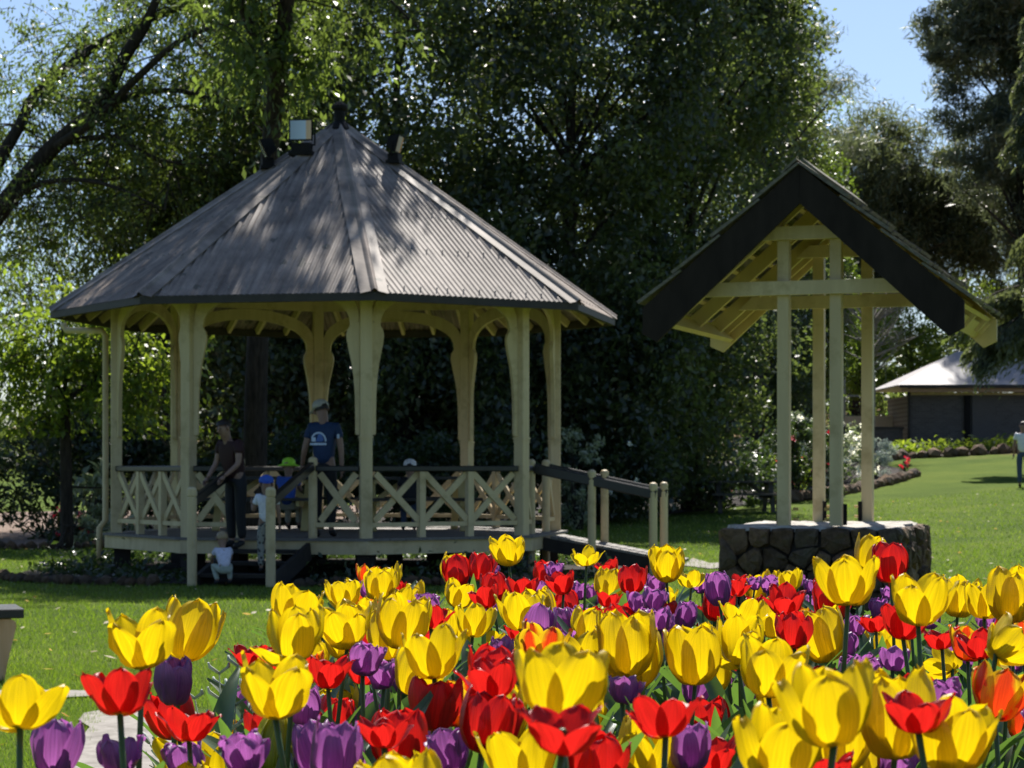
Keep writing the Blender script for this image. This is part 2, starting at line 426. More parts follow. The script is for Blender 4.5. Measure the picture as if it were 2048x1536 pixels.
# tulip petals; uv.y runs from base to tip, uv.x across
def petal_mat(name, base, mid, tip, trans_base, trans, tmix=.5, streak=.25, rough=.42, edge=None):
    m, nt, b, out = new_mat(name)
    uv = nt.nodes.new('ShaderNodeUVMap')
    sp = nt.nodes.new('ShaderNodeSeparateXYZ'); nt.links.new(uv.outputs[0], sp.inputs[0])
    oi = nt.nodes.new('ShaderNodeObjectInfo')
    def graded(cols):
        r = ramp(nt, [(.0, cols[0]), (.17, cols[1]), (.7, cols[1]), (1, cols[2])])
        nt.links.new(sp.outputs[1], r.inputs[0]); return r.outputs[0]
    c = graded((base, mid, tip)); t = graded((trans_base, trans, trans))
    if edge is not None:
        # coloured margin: |x - .5| and height drive a soft mask
        ab = nt.nodes.new('ShaderNodeMath'); ab.operation = 'SUBTRACT'; nt.links.new(sp.outputs[0], ab.inputs[0]); ab.inputs[1].default_value = .5
        a2 = nt.nodes.new('ShaderNodeMath'); a2.operation = 'ABSOLUTE'; nt.links.new(ab.outputs[0], a2.inputs[0])
        nz = noise(nt, uv.outputs[0], 7, 3); 
        a3 = nt.nodes.new('ShaderNodeMath'); a3.operation = 'MULTIPLY_ADD'; a3.inputs[1].default_value = .25; nt.links.new(nz.outputs[0], a3.inputs[0]); nt.links.new(a2.outputs[0], a3.inputs[2])
        a4 = nt.nodes.new('ShaderNodeMath'); a4.operation = 'MULTIPLY_ADD'; a4.inputs[1].default_value = .22; nt.links.new(sp.outputs[1], a4.inputs[0]); nt.links.new(a3.outputs[0], a4.inputs[2])
        rr = ramp(nt, [(.48, (0, 0, 0)), (.62, (1, 1, 1))]); nt.links.new(a4.outputs[0], rr.inputs[0])
        res = []
        for col, ec in ((c, edge[0]), (t, edge[1])):
            mx = nt.nodes.new('ShaderNodeMixRGB'); nt.links.new(rr.outputs[0], mx.inputs[0]); nt.links.new(col, mx.inputs[1]); mx.inputs[2].default_value = (*ec, 1)
            res.append(mx.outputs[0])
        c, t = res
    mp = nt.nodes.new('ShaderNodeMapping'); mp.inputs['Scale'].default_value = (30, 1.3, 1)
    nt.links.new(uv.outputs[0], mp.inputs[0])
    ad = nt.nodes.new('ShaderNodeVectorMath'); ad.operation = 'ADD'
    sc = nt.nodes.new('ShaderNodeMath'); sc.operation = 'MULTIPLY'; sc.inputs[1].default_value = 50; nt.links.new(oi.outputs['Random'], sc.inputs[0])
    nt.links.new(mp.outputs[0], ad.inputs[0]); nt.links.new(sc.outputs[0], ad.inputs[1])
    n = noise(nt, ad.outputs[0], 1.0, 4, .6)
    r2 = ramp(nt, [(.3, (1 - streak,) * 3), (.7, (1 + streak * .4,) * 3)]); nt.links.new(n.outputs[0], r2.inputs[0])
    def mult(col, f):
        mx = nt.nodes.new('ShaderNodeMixRGB'); mx.blend_type = 'MULTIPLY'; mx.inputs[0].default_value = f
        nt.links.new(col, mx.inputs[1]); nt.links.new(r2.outputs[0], mx.inputs[2]); return mx.outputs[0]
    nt.links.new(mult(c, 1), b.inputs['Base Color'])
    b.inputs['Roughness'].default_value = rough; b.inputs['Specular IOR Level'].default_value = .45
    bump(nt, b, n.outputs[0], .35, .0012)
    tr = nt.nodes.new('ShaderNodeBsdfTranslucent'); nt.links.new(mult(t, 1), tr.inputs[0])
    ms = nt.nodes.new('ShaderNodeMixShader'); ms.inputs[0].default_value = tmix
    nt.links.new(b.outputs[0], ms.inputs[1]); nt.links.new(tr.outputs[0], ms.inputs[2]); nt.links.new(ms.outputs[0], out.inputs[0])
    return m
M['t_yellow'] = petal_mat('yellow_petal', (.50, .40, .02), (.66, .49, .008), (.68, .51, .012), (.55, .42, .01), (.74, .53, .004), .55, .27)
M['t_red'] = petal_mat('red_petal', (.60, .38, .03), (.55, .010, .012), (.52, .012, .02), (.7, .4, .02), (.68, .016, .012), .5, .34)
M['t_purple'] = petal_mat('purple_petal', (.55, .48, .42), (.23, .080, .25), (.40, .20, .43), (.6, .5, .5), (.47, .13, .46), .46, .42)
M['t_flame'] = petal_mat('flame_petal', (.6, .42, .02), (.55, .035, .010), (.6, .10, .012), (.7, .5, .02), (.82, .06, .008), .5, .3, .42, ((.72, .46, .012), (.82, .52, .01)))
M['t_green'] = petal_mat('bud_petal', (.22, .30, .03), (.48, .44, .03), (.60, .50, .02), (.3, .42, .03), (.55, .55, .02), .4, .3)
M['t_stem'] = leafmat('tulip_stem', [(0, (.05, .10, .03)), (1, (.08, .13, .04))], (.2, .3, .05), .15, .4, .4)
def tleaf_mat():
    m, nt, b, out = new_mat('tulip_leaf')
    uv = nt.nodes.new('ShaderNodeUVMap')
    mp = nt.nodes.new('ShaderNodeMapping'); mp.inputs['Scale'].default_value = (34, 1.2, 1); nt.links.new(uv.outputs[0], mp.inputs[0])
    n = noise(nt, mp.outputs[0], 1, 3)
    r = ramp(nt, [(.3, (.035, .070, .034)), (.7, (.065, .110, .055))]); nt.links.new(n.outputs[0], r.inputs[0])
    nt.links.new(r.outputs[0], b.inputs['Base Color']); b.inputs['Roughness'].default_value = .38; b.inputs['Specular IOR Level'].default_value = .5
    bump(nt, b, n.outputs[0], .3, .001)
    t = nt.nodes.new('ShaderNodeBsdfTranslucent'); t.inputs[0].default_value = (.20, .38, .05, 1)
    ms = nt.nodes.new('ShaderNodeMixShader'); ms.inputs[0].default_value = .28
    nt.links.new(b.outputs[0], ms.inputs[1]); nt.links.new(t.outputs[0], ms.inputs[2]); nt.links.new(ms.outputs[0], out.inputs[0])
    return m
M['t_leaf'] = tleaf_mat()

M['litter'] = leafmat('dry_leaf', [(0, (.16, .11, .05)), (.5, (.30, .24, .12)), (1, (.48, .44, .32))], (.4, .3, .12), .3, .6, .3)
# ------------------------------------------------------------------ the setting
def make_lawn():
    xs = np.unique(np.concatenate([np.arange(-40, 41, 1.0), np.arange(-200, -40, 12.0), np.arange(40, 201, 12.0)]))
    ys = np.unique(np.concatenate([np.arange(-20, 115, 1.0), np.arange(115, 300, 10.0)]))
    X, Y = np.meshgrid(xs, ys)
    Z = tz_np(X, Y)
    nx, ny = len(xs), len(ys)
    v = np.stack([X, Y, Z], -1).reshape(-1, 3)
    i = np.arange(nx * ny).reshape(ny, nx)
    f = np.stack([i[:-1, :-1], i[:-1, 1:], i[1:, 1:], i[1:, :-1]], -1).reshape(-1, 4)
    me = np_mesh('lawn', v, f, M['lawn'])
    me.shade_smooth()
    tag(link('lawn', me), 'mown green lawn rising gently towards the shed', 'lawn', kind='structure')

def np_mesh(name, v, f, m):
    v = np.asarray(v, np.float32); f = np.asarray(f, np.int32)
    me = bpy.data.meshes.new(name)
    k = f.shape[1]
    me.vertices.add(len(v)); me.vertices.foreach_set('co', v.ravel())
    me.loops.add(f.size); me.loops.foreach_set('vertex_index', f.ravel())
    me.polygons.add(len(f))
    me.polygons.foreach_set('loop_start', np.arange(0, f.size, k, dtype=np.int32))
    me.materials.append(m)
    me.update(calc_edges=True)
    return me
make_lawn()

def sheet(name, pts, m, dz, label, cat, sub=0):
    """flat piece of ground that follows the lawn"""
    bm = bmesh.new()
    vs = [bm.verts.new((x, y, tz(x, y) + dz)) for x, y in pts]
    bm.faces.new(vs)
    if sub:
        bmesh.ops.triangulate(bm, faces=bm.faces[:])
        bmesh.ops.subdivide_edges(bm, edges=bm.edges[:], cuts=sub, use_grid_fill=True)
        for v in bm.verts: v.co.z = tz(v.co.x, v.co.y) + dz
    me = bpy.data.meshes.new(name); bm.to_mesh(me); bm.free(); me.materials.append(m)
    return tag(link(name, me), label, cat, kind='structure')

rs = random.Random(5)
# concrete path: a narrow strip across the lawn and a broader slab coming towards the bed
strip = [(-7.5, 12.86), (-2.7, 12.84), (-2.42, 12.98), (-2.44, 13.22), (-2.8, 13.27), (-7.5, 13.27)]
sheet('path_strip', strip, M['concrete'], .012, 'narrow pale concrete strip crossing the lawn at lower left', 'path')
def slab_edge():
    out = []
    for i in range(13):
        y = 12.0 - i * .33
        out.append((-2.30 + .30 * (i / 12) - (.10 if i < 2 else 0) + rs.uniform(-.025, .025), y))
    return out
slab = slab_edge() + [(-1.35, 8.0), (-1.72, 11.9), (-1.9, 12.35), (-2.2, 12.42)]
sheet('path', slab, M['concrete'], .016, 'pale concrete path with a ragged grassy edge beside the tulip bed', 'path')
path2 = [ground_at(1366, 1133).xy, ground_at(1420, 1139).xy, ground_at(1520, 1132).xy, ground_at(1640, 1130).xy,
         ground_at(1640, 1121).xy, ground_at(1520, 1123).xy, ground_at(1420, 1128).xy, ground_at(1385, 1118).xy]
sheet('ramp_path', [tuple(p) for p in path2], M['concrete'], .015, 'thin pale path running from the ramp foot towards the well', 'path', 2)
# mulch around and under the gazebo, mulched bed at the left
GC = Vector((-2.356, 29.28, 0))
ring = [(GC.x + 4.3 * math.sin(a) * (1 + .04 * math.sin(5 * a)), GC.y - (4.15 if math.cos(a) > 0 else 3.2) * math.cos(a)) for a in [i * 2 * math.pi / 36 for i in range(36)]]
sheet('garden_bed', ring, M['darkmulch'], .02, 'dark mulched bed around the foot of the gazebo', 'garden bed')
sheet('mulch_bed', [(-18, 37.2), (-9.5, 36.8), (-7.9, 36.9), (-6.4, 37.6), (-4, 41), (-4, 60), (-18, 60)], M['mulch'], .02, 'bed of pale brown mulch under the left trees', 'garden bed', 2)
fr = [ground_at(x, y).xy for x, y in ((1150, 1036), (1250, 1034), (1340, 1030), (1420, 1020), (1490, 1012), (1555, 1005), (1660, 990), (1765, 968), (1826, 950))]
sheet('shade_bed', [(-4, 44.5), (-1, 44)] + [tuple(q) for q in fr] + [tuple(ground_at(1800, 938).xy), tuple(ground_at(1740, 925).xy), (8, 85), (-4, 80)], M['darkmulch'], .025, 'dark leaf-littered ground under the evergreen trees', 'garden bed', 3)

# grass blades, thick near the bed and thinner further back
def grass():
    rng = np.random.default_rng(3)
    P = []
    for y0, y1, dens, h, w in ((9, 12, 3600, .034, .0042), (12, 15, 2600, .034, .005), (15, 20, 1000, .036, .007), (20, 27, 420, .038, .010), (27, 36, 200, .042, .014), (36, 62, 46, .05, .022)):
        hw = lambda y: .245 * y + 1.2
        area = (hw(y0) + hw(y1)) * (y1 - y0)
        n = int(area * dens)
        y = rng.uniform(y0, y1, n); x = rng.uniform(-1, 1, n) * (.245 * y + 1.2)
        k = np.ones(n, bool)
        # the concrete and the beds stay bare
        k &= ~((x > -2.26 + (12 - y) * .075 + .04 * np.sin(y * 17)) & (x < -1.62) & (y < 12.3 + .06 * np.sin(x * 23)))
        k &= ~((y > 12.9) & (y < 13.23) & (x < -2.45))
        k &= ~(((x - GC.x) / 4.25) ** 2 + ((y - GC.y) / 3.95) ** 2 < 1)
        k &= ~((x < -6.2) & (y > 37.4))
        k &= ~((y > 45.5) & (y - x > 45))
        k &= y + x < 86
        # hidden behind the tulips: keep only what a camera a step aside could see
        x, y = x[k], y[k]; n = len(x)
        P.append(np.stack([x, y, np.full(n, h), np.full(n, w)], -1))
    P = np.concatenate(P); n = len(P)
    x, y, h, w = P.T
    h = h * rng.uniform(.55, 1.25, n); a = rng.uniform(0, 2 * np.pi, n); la = rng.uniform(0, 2 * np.pi, n); ln = rng.uniform(.1, .9, n) * h
    z = tz_np(x, y)
    v = np.empty((n, 3, 3))
    v[:, 0] = np.stack([x - np.cos(a) * w / 2, y - np.sin(a) * w / 2, z - .004], -1)
    v[:, 1] = np.stack([x + np.cos(a) * w / 2, y + np.sin(a) * w / 2, z - .004], -1)
    v[:, 2] = np.stack([x + np.cos(la) * ln, y + np.sin(la) * ln, z + h], -1)
    me = np_mesh('grass', v.reshape(-1, 3), np.arange(3 * n).reshape(-1, 3), M['grass'])
    tag(link('grass', me), 'short green grass blades of the lawn', 'grass', kind='stuff')
    return n
NG = grass()
def litter():
    rng = np.random.default_rng(17); n = 900
    y = rng.uniform(9, 62, n); x = rng.uniform(-1, 1, n) * (.245 * y + 1)
    k = ~(((x - GC.x) / 4.3) ** 2 + ((y - GC.y) / 4) ** 2 < 1) & (y - x < 45); x, y = x[k], y[k]; n = len(x)
    P = np.stack([x, y, tz_np(x, y) + .03], -1); a = rng.uniform(0, 6.28, n); L = rng.uniform(.018, .05, n)
    u = np.stack([np.cos(a) * L, np.sin(a) * L, rng.uniform(-.01, .015, n)], -1); w = np.stack([-np.sin(a) * L * .5, np.cos(a) * L * .5, rng.uniform(-.008, .012, n)], -1)
    v = np.stack([P - u, P + w, P + u, P - w], 1)
    tag(link('fallen_leaves', np_mesh('fallen_leaves', v.reshape(-1, 3), np.arange(4 * n).reshape(-1, 4), M['litter'])), 'small pale fallen leaves scattered over the lawn', 'fallen leaves', kind='stuff')
litter()

# ------------------------------------------------------------------ gazebo
T0, RP, RE, ZD, ZE, ZA = 0.1876, 3.0, 3.81, .525, 3.475, 6.07
def ang(k): return T0 + R(45 * k)
def cor(k, r, z): return Vector((r * math.sin(ang(k)), -r * math.cos(ang(k)), z))
gz = thing('gazebo', 'octagonal cream timber gazebo with corrugated hipped roof, stairs and ramp', 'gazebo', GC)
TAN = math.tan(R(22.5))

def mitred(name, r0, r1, z0, z1, m, k):
    b = MB()
    vs = [cor(k, r0, z0), cor(k + 1, r0, z0), cor(k + 1, r1, z0), cor(k, r1, z0), cor(k, r0, z1), cor(k + 1, r0, z1), cor(k + 1, r1, z1), cor(k, r1, z1)]
    b.add(vs, [(0, 1, 2, 3), (7, 6, 5, 4), (0, 4, 5, 1), (1, 5, 6, 2), (2, 6, 7, 3), (3, 7, 4, 0)])
    return b.build(name, m, gz)

# deck boards, clipped to the octagon
def octa_chord(y, r):
    lo, hi = -9, 9
    for k in range(8):
        n = Vector((math.sin(ang(k + .5)), -math.cos(ang(k + .5)))); ap = r * math.cos(R(22.5))
        # n.x*x + n.y*y <= ap
        q = ap - n.y * y
        if abs(n.x) < 1e-6:
            if q < 0: return None
        elif n.x > 0: hi = min(hi, q / n.x)
        else: lo = max(lo, q / n.x)
    return (lo, hi) if hi - lo > .05 else None
y = -3.1
while y < 3.1:
    a, c = octa_chord(y + .004, 3.2), octa_chord(y + .122, 3.2)
    if a and c:
        b = MB(); z0, z1 = ZD - .03, ZD
        vs = [(a[0], y + .004), (a[1], y + .004), (c[1], y + .122), (c[0], y + .122)]
        b.add([(p[0], p[1], z) for z in (z0, z1) for p in vs], [(3, 2, 1, 0), (4, 5, 6, 7), (0, 1, 5, 4), (1, 2, 6, 5), (2, 3, 7, 6), (3, 0, 4, 7)])
        b.build('deck_board', M['deck'], gz)
    y += .128
for k in range(8):
    mitred('deck_fascia', 3.11, 3.155, .33, ZD - .032, M['cream'], k)
    b = MB(); p = cor(k, 2.92, 0)
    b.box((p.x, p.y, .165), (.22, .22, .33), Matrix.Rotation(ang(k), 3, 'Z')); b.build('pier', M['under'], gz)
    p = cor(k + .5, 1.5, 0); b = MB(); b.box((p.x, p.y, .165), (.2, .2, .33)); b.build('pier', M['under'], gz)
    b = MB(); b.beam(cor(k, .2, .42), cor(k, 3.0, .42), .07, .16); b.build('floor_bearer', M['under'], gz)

# posts with brackets, collars
BR = [(.0, 1.80), (.045, 1.80), (.055, 1.83), (.055, 2.05), (.060, 2.3), (.075, 2.5), (.10, 2.68), (.135, 2.83), (.16, 2.95), (.17, 3.03), (.158, 3.09), (.125, 3.14), (.115, 3.18), (.0, 3.19)]
for k in range(8):
    p = cor(k, RP, 0); rt = Matrix.Rotation(ang(k), 3, 'Z')
    b = MB(); b.beam((p.x, p.y, ZD + .002), (p.x, p.y, 3.93), .15, .15, up=rt @ Vector((0, 1, 0)), bev=.010)
    b.build('post', M['cream'], gz)
    po = [o for o in gz.children if o.name.startswith('post')][-1]
    b = MB(); b.box((p.x, p.y, 1.772), (.168, .168, .022), rt); b.box((p.x, p.y, 1.735), (.16, .16, .014), rt); b.build('collar', M['cream'], po)
    for s in (1, -1):
        q = cor(k + s, RP, 0); e = (q - p).normalized(); nrm = Vector((e.y, -e.x, 0))
        b = MB(); b.prism(BR, p + e * .074, e, (0, 0, 1), nrm, .052); b.build('bracket', M['cream'], po)
L8 = 2 * RP * math.sin(R(22.5))
for k in range(8):
    p, q = cor(k, RP, 0), cor(k + 1, RP, 0); e = (q - p).normalized(); nrm = Vector((e.y, -e.x, 0))
    lo, hi = [], []
    for i in range(21):
        th = math.pi * i / 20
        lo.append((L8 / 2 - (L8 / 2 - .195) * math.cos(th), 3.16 + .42 * math.sin(th) ** .85))
        hi.append((L8 / 2 - (L8 / 2 - .078) * math.cos(th), 3.20 + .54 * math.sin(th) ** .7))
    b = MB(); b.strip(lo, hi, p, e, (0, 0, 1), nrm, .048); b.build('arch', M['cream'], gz)
    b = MB(); b.beam(p + e * .08 + Vector((0, 0, 3.83)), q - e * .08 + Vector((0, 0, 3.83)), .09, .17); b.build('top_plate', M['cream'], gz)

# balustrades
def xbrace(a, c, z0, z1, parent):
    e = (c - a).normalized(); nrm = Vector((e.y, -e.x, 0)); w = (c - a).length
    for s in (0, 1):
        b = MB()
        p0 = a + Vector((0, 0, z0)) if s == 0 else a + Vector((0, 0, z1)); p1 = c + Vector((0, 0, z1)) if s == 0 else c + Vector((0, 0, z0))
        off = nrm * (.014 if s else -.014)
        b.beam(p0 + off, p1 + off, .026, .082, up=(0, 0, 1)); b.build('cross_brace', M['cream'], parent)
def panel(a, c, gzb, mids):
    """rail panel between two points on the deck edge"""
    e = (c - a).normalized()
    b = MB(); b.beam(a + Vector((0, 0, 1.385)), c + Vector((0, 0, 1.385)), .10, .072, bev=.012); b.build('top_rail', M['black'], gzb)
    b = MB(); b.beam(a + Vector((0, 0, .69)), c + Vector((0, 0, .69)), .05, .055); b.build('bottom_rail', M['cream'], gzb)
    w = (c - a).length; n = mids + 1
    for i in range(1, n):
        q = a + e * (w * i / n); b = MB(); b.beam(q + Vector((0, 0, ZD + .002)), q + Vector((0, 0, 1.347)), .085, .085, up=e); b.build('baluster', M['cream'], gzb)
    for i in range(n):
        g = .045
        xbrace(a + e * (w * i / n + g), a + e * (w * (i + 1) / n - g), .735, 1.325, gzb)
NEWEL = lambda z0, z1, r=.052: [(r, z0), (r, z1 - .135), (r * .86, z1 - .128), (r * .86, z1 - .112), (r * 1.04, z1 - .105), (r * 1.04, z1 - .035), (r * .82, z1 - .012), (r * .4, z1)]
def newel(p, z0, z1, name='newel_post', r=.054):
    b = MB(); b.lathe(NEWEL(z0, z1, r), (p.x, p.y, 0), 14)
    return b.build(name, M['cream'], gz, smooth=False)
for k in range(8):
    p, q = cor(k, RP, 0), cor(k + 1, RP, 0); e = (q - p).normalized(); mid = (p + q) / 2
    if k == 7 or k == 1:
        hw = .47 if k == 7 else .52
        a, c = mid - e * hw, mid + e * hw
        panel(p + e * .08, a - e * .05, gz, 0); panel(c + e * .05, q - e * .08, gz, 0)
        o = Vector((math.sin(ang(k + .5)), -math.cos(ang(k + .5)), 0))
        if k == 7:
            newel(a, ZD, 1.53); newel(c, ZD, 1.53)
            for s, pt in ((0, a), (1, c)):
                # steps lean a little to the left of square, as in the photograph
                oo = (o + Vector((-.07, 0, 0))).normalized()
                out = pt + oo * 1.42 + (e * (-.015) if s == 0 else e * .015)
                newel(out, 0, 1.17, r=.058)
                b = MB(); b.beam(pt + oo * .05 + Vector((0, 0, 1.41)), out + Vector((0, 0, .975)) + oo * .03, .075, .115, bev=.012); b.build('handrail', M['black'], gz)
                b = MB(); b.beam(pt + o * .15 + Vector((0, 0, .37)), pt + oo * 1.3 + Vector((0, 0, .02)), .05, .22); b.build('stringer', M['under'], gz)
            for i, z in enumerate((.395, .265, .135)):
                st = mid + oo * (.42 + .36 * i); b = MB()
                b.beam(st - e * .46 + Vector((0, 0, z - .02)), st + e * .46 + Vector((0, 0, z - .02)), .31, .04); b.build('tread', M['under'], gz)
            stair_mid, stair_dir = mid.copy(), oo.copy()
        else:
            RL = 1.62; zr = lambda t: ZD + (.17 - ZD) * t / 1.95
            for s, pt in ((0, a), (1, c)):
                newel(pt, 0, 1.51)
                for j in (1, 2):
                    pj = pt + o * (.81 * j); g = tz(GC.x + pj.x, GC.y + pj.y) - .05
                    newel(pj, g, 1.37 - .165 * (j - 1), r=.053)
                b = MB(); b.beam(pt + o * .05 + Vector((0, 0, 1.385)), pt + o * 1.66 + Vector((0, 0, 1.045)), .085, .13, bev=.012)
                b.build('ramp_rail', M['black'], gz)
                b = MB(); sd = e * (.09 if s == 0 else -.09)
                b.beam(pt + sd + o * .14 + Vector((0, 0, ZD - .13)), pt + sd + o * 1.9 + Vector((0, 0, .06)), .05, .17); b.build('ramp_bearer', M['under'], gz)
            d0 = .40
            for i in range(15):
                t = .30 + i * .115; b = MB(); pz = zr(t)
                b.beam(mid + o * (t) - e * (hw + .05 - .115) + Vector((0, 0, pz)), mid + o * t + e * (hw + .05 - .115) + Vector((0, 0, pz)), .107, .034, up=Vector((0, 0, 1)) + o * .18)
                b.build('ramp_board', M['deck'], gz)
            b = MB(); pj = mid + o * 1.25; b.box((pj.x, pj.y, .13), (.15, .5, .16)); b.build('ramp_block', M['under'], gz)
    else:
        panel(p + e * .08, q - e * .08, gz, 2)

# roof: eight corrugated faces, ridge caps, gutter, rafters
AP = RE * math.cos(R(22.5)); SL = math.atan2(ZA - ZE, AP); HW = RE * math.sin(R(22.5)); SLEN = AP / math.cos(SL)
def face_axes(k):
    o = Vector((math.sin(ang(k + .5)), -math.cos(ang(k + .5)), 0)); e = Vector((math.cos(ang(k + .5)), math.sin(ang(k + .5)), 0))
    up = (-o * math.cos(SL) + Vector((0, 0, math.sin(SL)))); n = (o * math.sin(SL) + Vector((0, 0, math.cos(SL))))
    return o, e, up, n
for k in range(8):
    o, e, up, n = face_axes(k)
    base = o * AP + Vector((0, 0, ZE))
    ncol = 38 * 4; vs, fs, uvs = [], [], []
    for i in range(ncol + 1):
        s = -HW + 2 * HW * i / ncol
        amp = .0135 * math.cos(2 * math.pi * i / 4)
        vtop = SLEN * (1 - abs(s) / HW)
        for j, vv in enumerate((-.045, max(vtop, .0))):
            vs.append(base + e * s + up * vv + n * (.03 + amp)); uvs.append((s + k * 3.1, vv))
    for i in range(ncol): fs.append((2*i, 2*i+2, 2*i+3, 2*i+1))
    me = bpy.data.meshes.new('roof_panel'); me.from_pydata([tuple(v) for v in vs], [], fs); me.materials.append(M['roof'])
    ul = me.uv_layers.new(name='UVMap')
    for lp in me.loops: ul.data[lp.index].uv = uvs[lp.vertex_index]
    me.shade_smooth(); link('roof_panel', me, gz)
    mitred('gutter', RE - .02, RE + .055, ZE - .085, ZE + .012, M['gutter'], k)
    # screw heads in rows
    b = MB()
    for vv in (.12, 1.05, 2.0, 2.95):
        half = HW * (1 - vv / SLEN) - .16
        s = -half
        while s <= half:
            i = round((s + HW) / (2 * HW) * 38); ss = -HW + 2 * HW * i / 38
            c = base + e * ss + up * vv + n * .046; b.box(c, (.016, .016, .012)); s += .228
    b.build('screw_row', M['metal'], gz)['kind'] = 'stuff'
    # rafters
    for s in (-.95, -.475, 0, .475, .95):
        vt = SLEN * (1 - abs(s) / HW) - .12
        b = MB(); b.beam(base + e * s + up * .03 + n * (-.045), base + e * s + up * vt + n * (-.045), .045, .10, up=n); b.build('rafter', M['cream'], gz)
    # hip line at corner k
    h0, h1 = cor(k, RE + .04, ZE - .012), Vector((0, 0, ZA + .004))
    on, en, upn, nn = face_axes(k - 1)
    b = MB(); rib = (n + nn).normalized()
    d = (h1 - h0).normalized()
    aL = (-en - d * (-en).dot(d)); aR = (e - d * e.dot(d)); aL = (aL - nn * aL.dot(nn)).normalized(); aR = (aR - n * aR.dot(n)).normalized()
    rows = []
    for t in (0, .33, .66, .985):
        c = h0.lerp(h1, t); w = .165 if t < .9 else .10
        rows.append([c + aL * w + nn * .030, c + aL * w + nn * .047, c + aL * .035 + nn * .052, c + aL * .02 + rib * .075, c + rib * .084, c + aR * .02 + rib * .075, c + aR * .035 + n * .052, c + aR * w + n * .047, c + aR * w + n * .030])
    vs = [p for r_ in rows for p in r_]; fs = []
    for i in range(3):
        for j in range(8): fs.append((i*9+j, i*9+j+1, i*9+9+j+1, i*9+9+j))
    b.add(vs, fs)
    me = b.mesh('ridge_cap', M['roof']); ul = me.uv_layers.new(name='UVMap')
    for lp in me.loops:
        co = me.vertices[lp.vertex_index].co; ul.data[lp.index].uv = (co.x * .35 + co.y * .3 + k * 2.3, co.z * 1.4)
    link('ridge_cap', me, gz)
    b = MB(); b.beam(cor(k, RE - .08, ZE - .03), Vector((0, 0, ZA - .12)), .05, .13); b.build('hip_rafter', M['cream'], gz)
b = MB()
b.lathe([(.21, ZA - .16), (.20, ZA - .05), (.13, ZA + .02), (.085, ZA + .05), (.078, ZA + .08), (.078, ZA + .20), (.11, ZA + .23), (.115, ZA + .27), (.07, ZA + .31), (.02, ZA + .33)], (0, 0, 0), 12)
b.build('finial', M['fin'], gz)
# rainwater pipe at the left corner
pl = cor(6, 3.17, 0); ox = Vector((PX(127, 29.9), 29.9, 0)) - GC; pp = Vector((PX(211, 29.7), 29.7, 0)) - GC
b = MB()
b.tube([(ox.x, ox.y, ZE - .06), (ox.x, ox.y, PZ(652, 29.9)), (ox.x + .04, ox.y, PZ(661, 29.9)), (pp.x - .05, pp.y, PZ(662, 29.8)), (pp.x, pp.y, PZ(672, 29.8)), (pp.x, pp.y, PZ(1040, 29.7)), (pp.x - .08, pp.y - .02, PZ(1056, 29.7)), (pp.x - .08, pp.y - .02, .02)], .043, 10)
b.build('downpipe', M['cream'], gz, smooth=True)

# floodlights on the hips
def floodlight(k, r, aim, tilt, label, glass='warm', sc=1.0):
    p = cor(k, r, ZE + (RE - r) / RE * (ZA - ZE) + .09) + GC
    t = thing('floodlight', label, 'floodlight', p, aim, 'floodlights on the gazebo roof'); t.scale = (sc, sc, sc)
    b = MB(); b.box((0, 0, .06), (.30, .20, .14)); b.box((0, 0, -.03), (.38, .26, .06)); b.build('base', M['fin'], t)
    rt = Matrix.Rotation(tilt, 3, 'X')
    b = MB()
    def tr(q): return rt @ Vector(q) + Vector((0, 0, .33))
    pr = [(-.19, -.09, -.17), (.19, -.09, -.17), (.19, -.09, .17), (-.19, -.09, .17), (-.12, .12, -.10), (.12, .12, -.10), (.12, .12, .10), (-.12, .12, .10)]
    b.add([tr(q) for q in pr], [(0, 1, 2, 3), (7, 6, 5, 4), (0, 4, 5, 1), (1, 5, 6, 2), (2, 6, 7, 3), (3, 7, 4, 0)])
    b.build('housing', M['fin'], t)
    b = MB(); b.add([tr((x, -.097, z)) for x, z in ((-.165, -.145), (.165, -.145), (.165, .145), (-.165, .145))], [(0, 1, 2, 3)])
    b.build('glass', M['floodglass'], t)
    b = MB()
    for x in (-.2, .2): b.beam((x, .02, .10), (x, .02, .34), .02, .03)
    b.beam((-.2, .02, .11), (.2, .02, .11), .03, .02); b.build('bracket', M['fin'], t)
    return t
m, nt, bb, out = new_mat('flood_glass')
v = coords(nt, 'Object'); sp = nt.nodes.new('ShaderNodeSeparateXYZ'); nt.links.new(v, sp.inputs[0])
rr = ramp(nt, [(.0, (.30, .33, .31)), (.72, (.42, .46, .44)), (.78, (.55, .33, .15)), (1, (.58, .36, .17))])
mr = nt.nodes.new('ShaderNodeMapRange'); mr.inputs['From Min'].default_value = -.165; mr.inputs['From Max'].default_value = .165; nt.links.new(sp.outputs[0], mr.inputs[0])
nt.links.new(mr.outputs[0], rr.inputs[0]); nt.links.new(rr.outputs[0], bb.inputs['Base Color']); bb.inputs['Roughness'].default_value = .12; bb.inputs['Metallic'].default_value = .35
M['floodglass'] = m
floodlight(7, .80, R(-6), R(0), 'floodlight with square glass facing forward, left of the gazebo peak', sc=.86)
floodlight(6, .98, R(-80), R(25), 'dark tilted floodlight seen end-on at the left edge of the roof', sc=.78)
floodlight(1, .95, R(78), R(15), 'floodlight on the right slope casting its shadow down the gazebo roof', sc=.72)

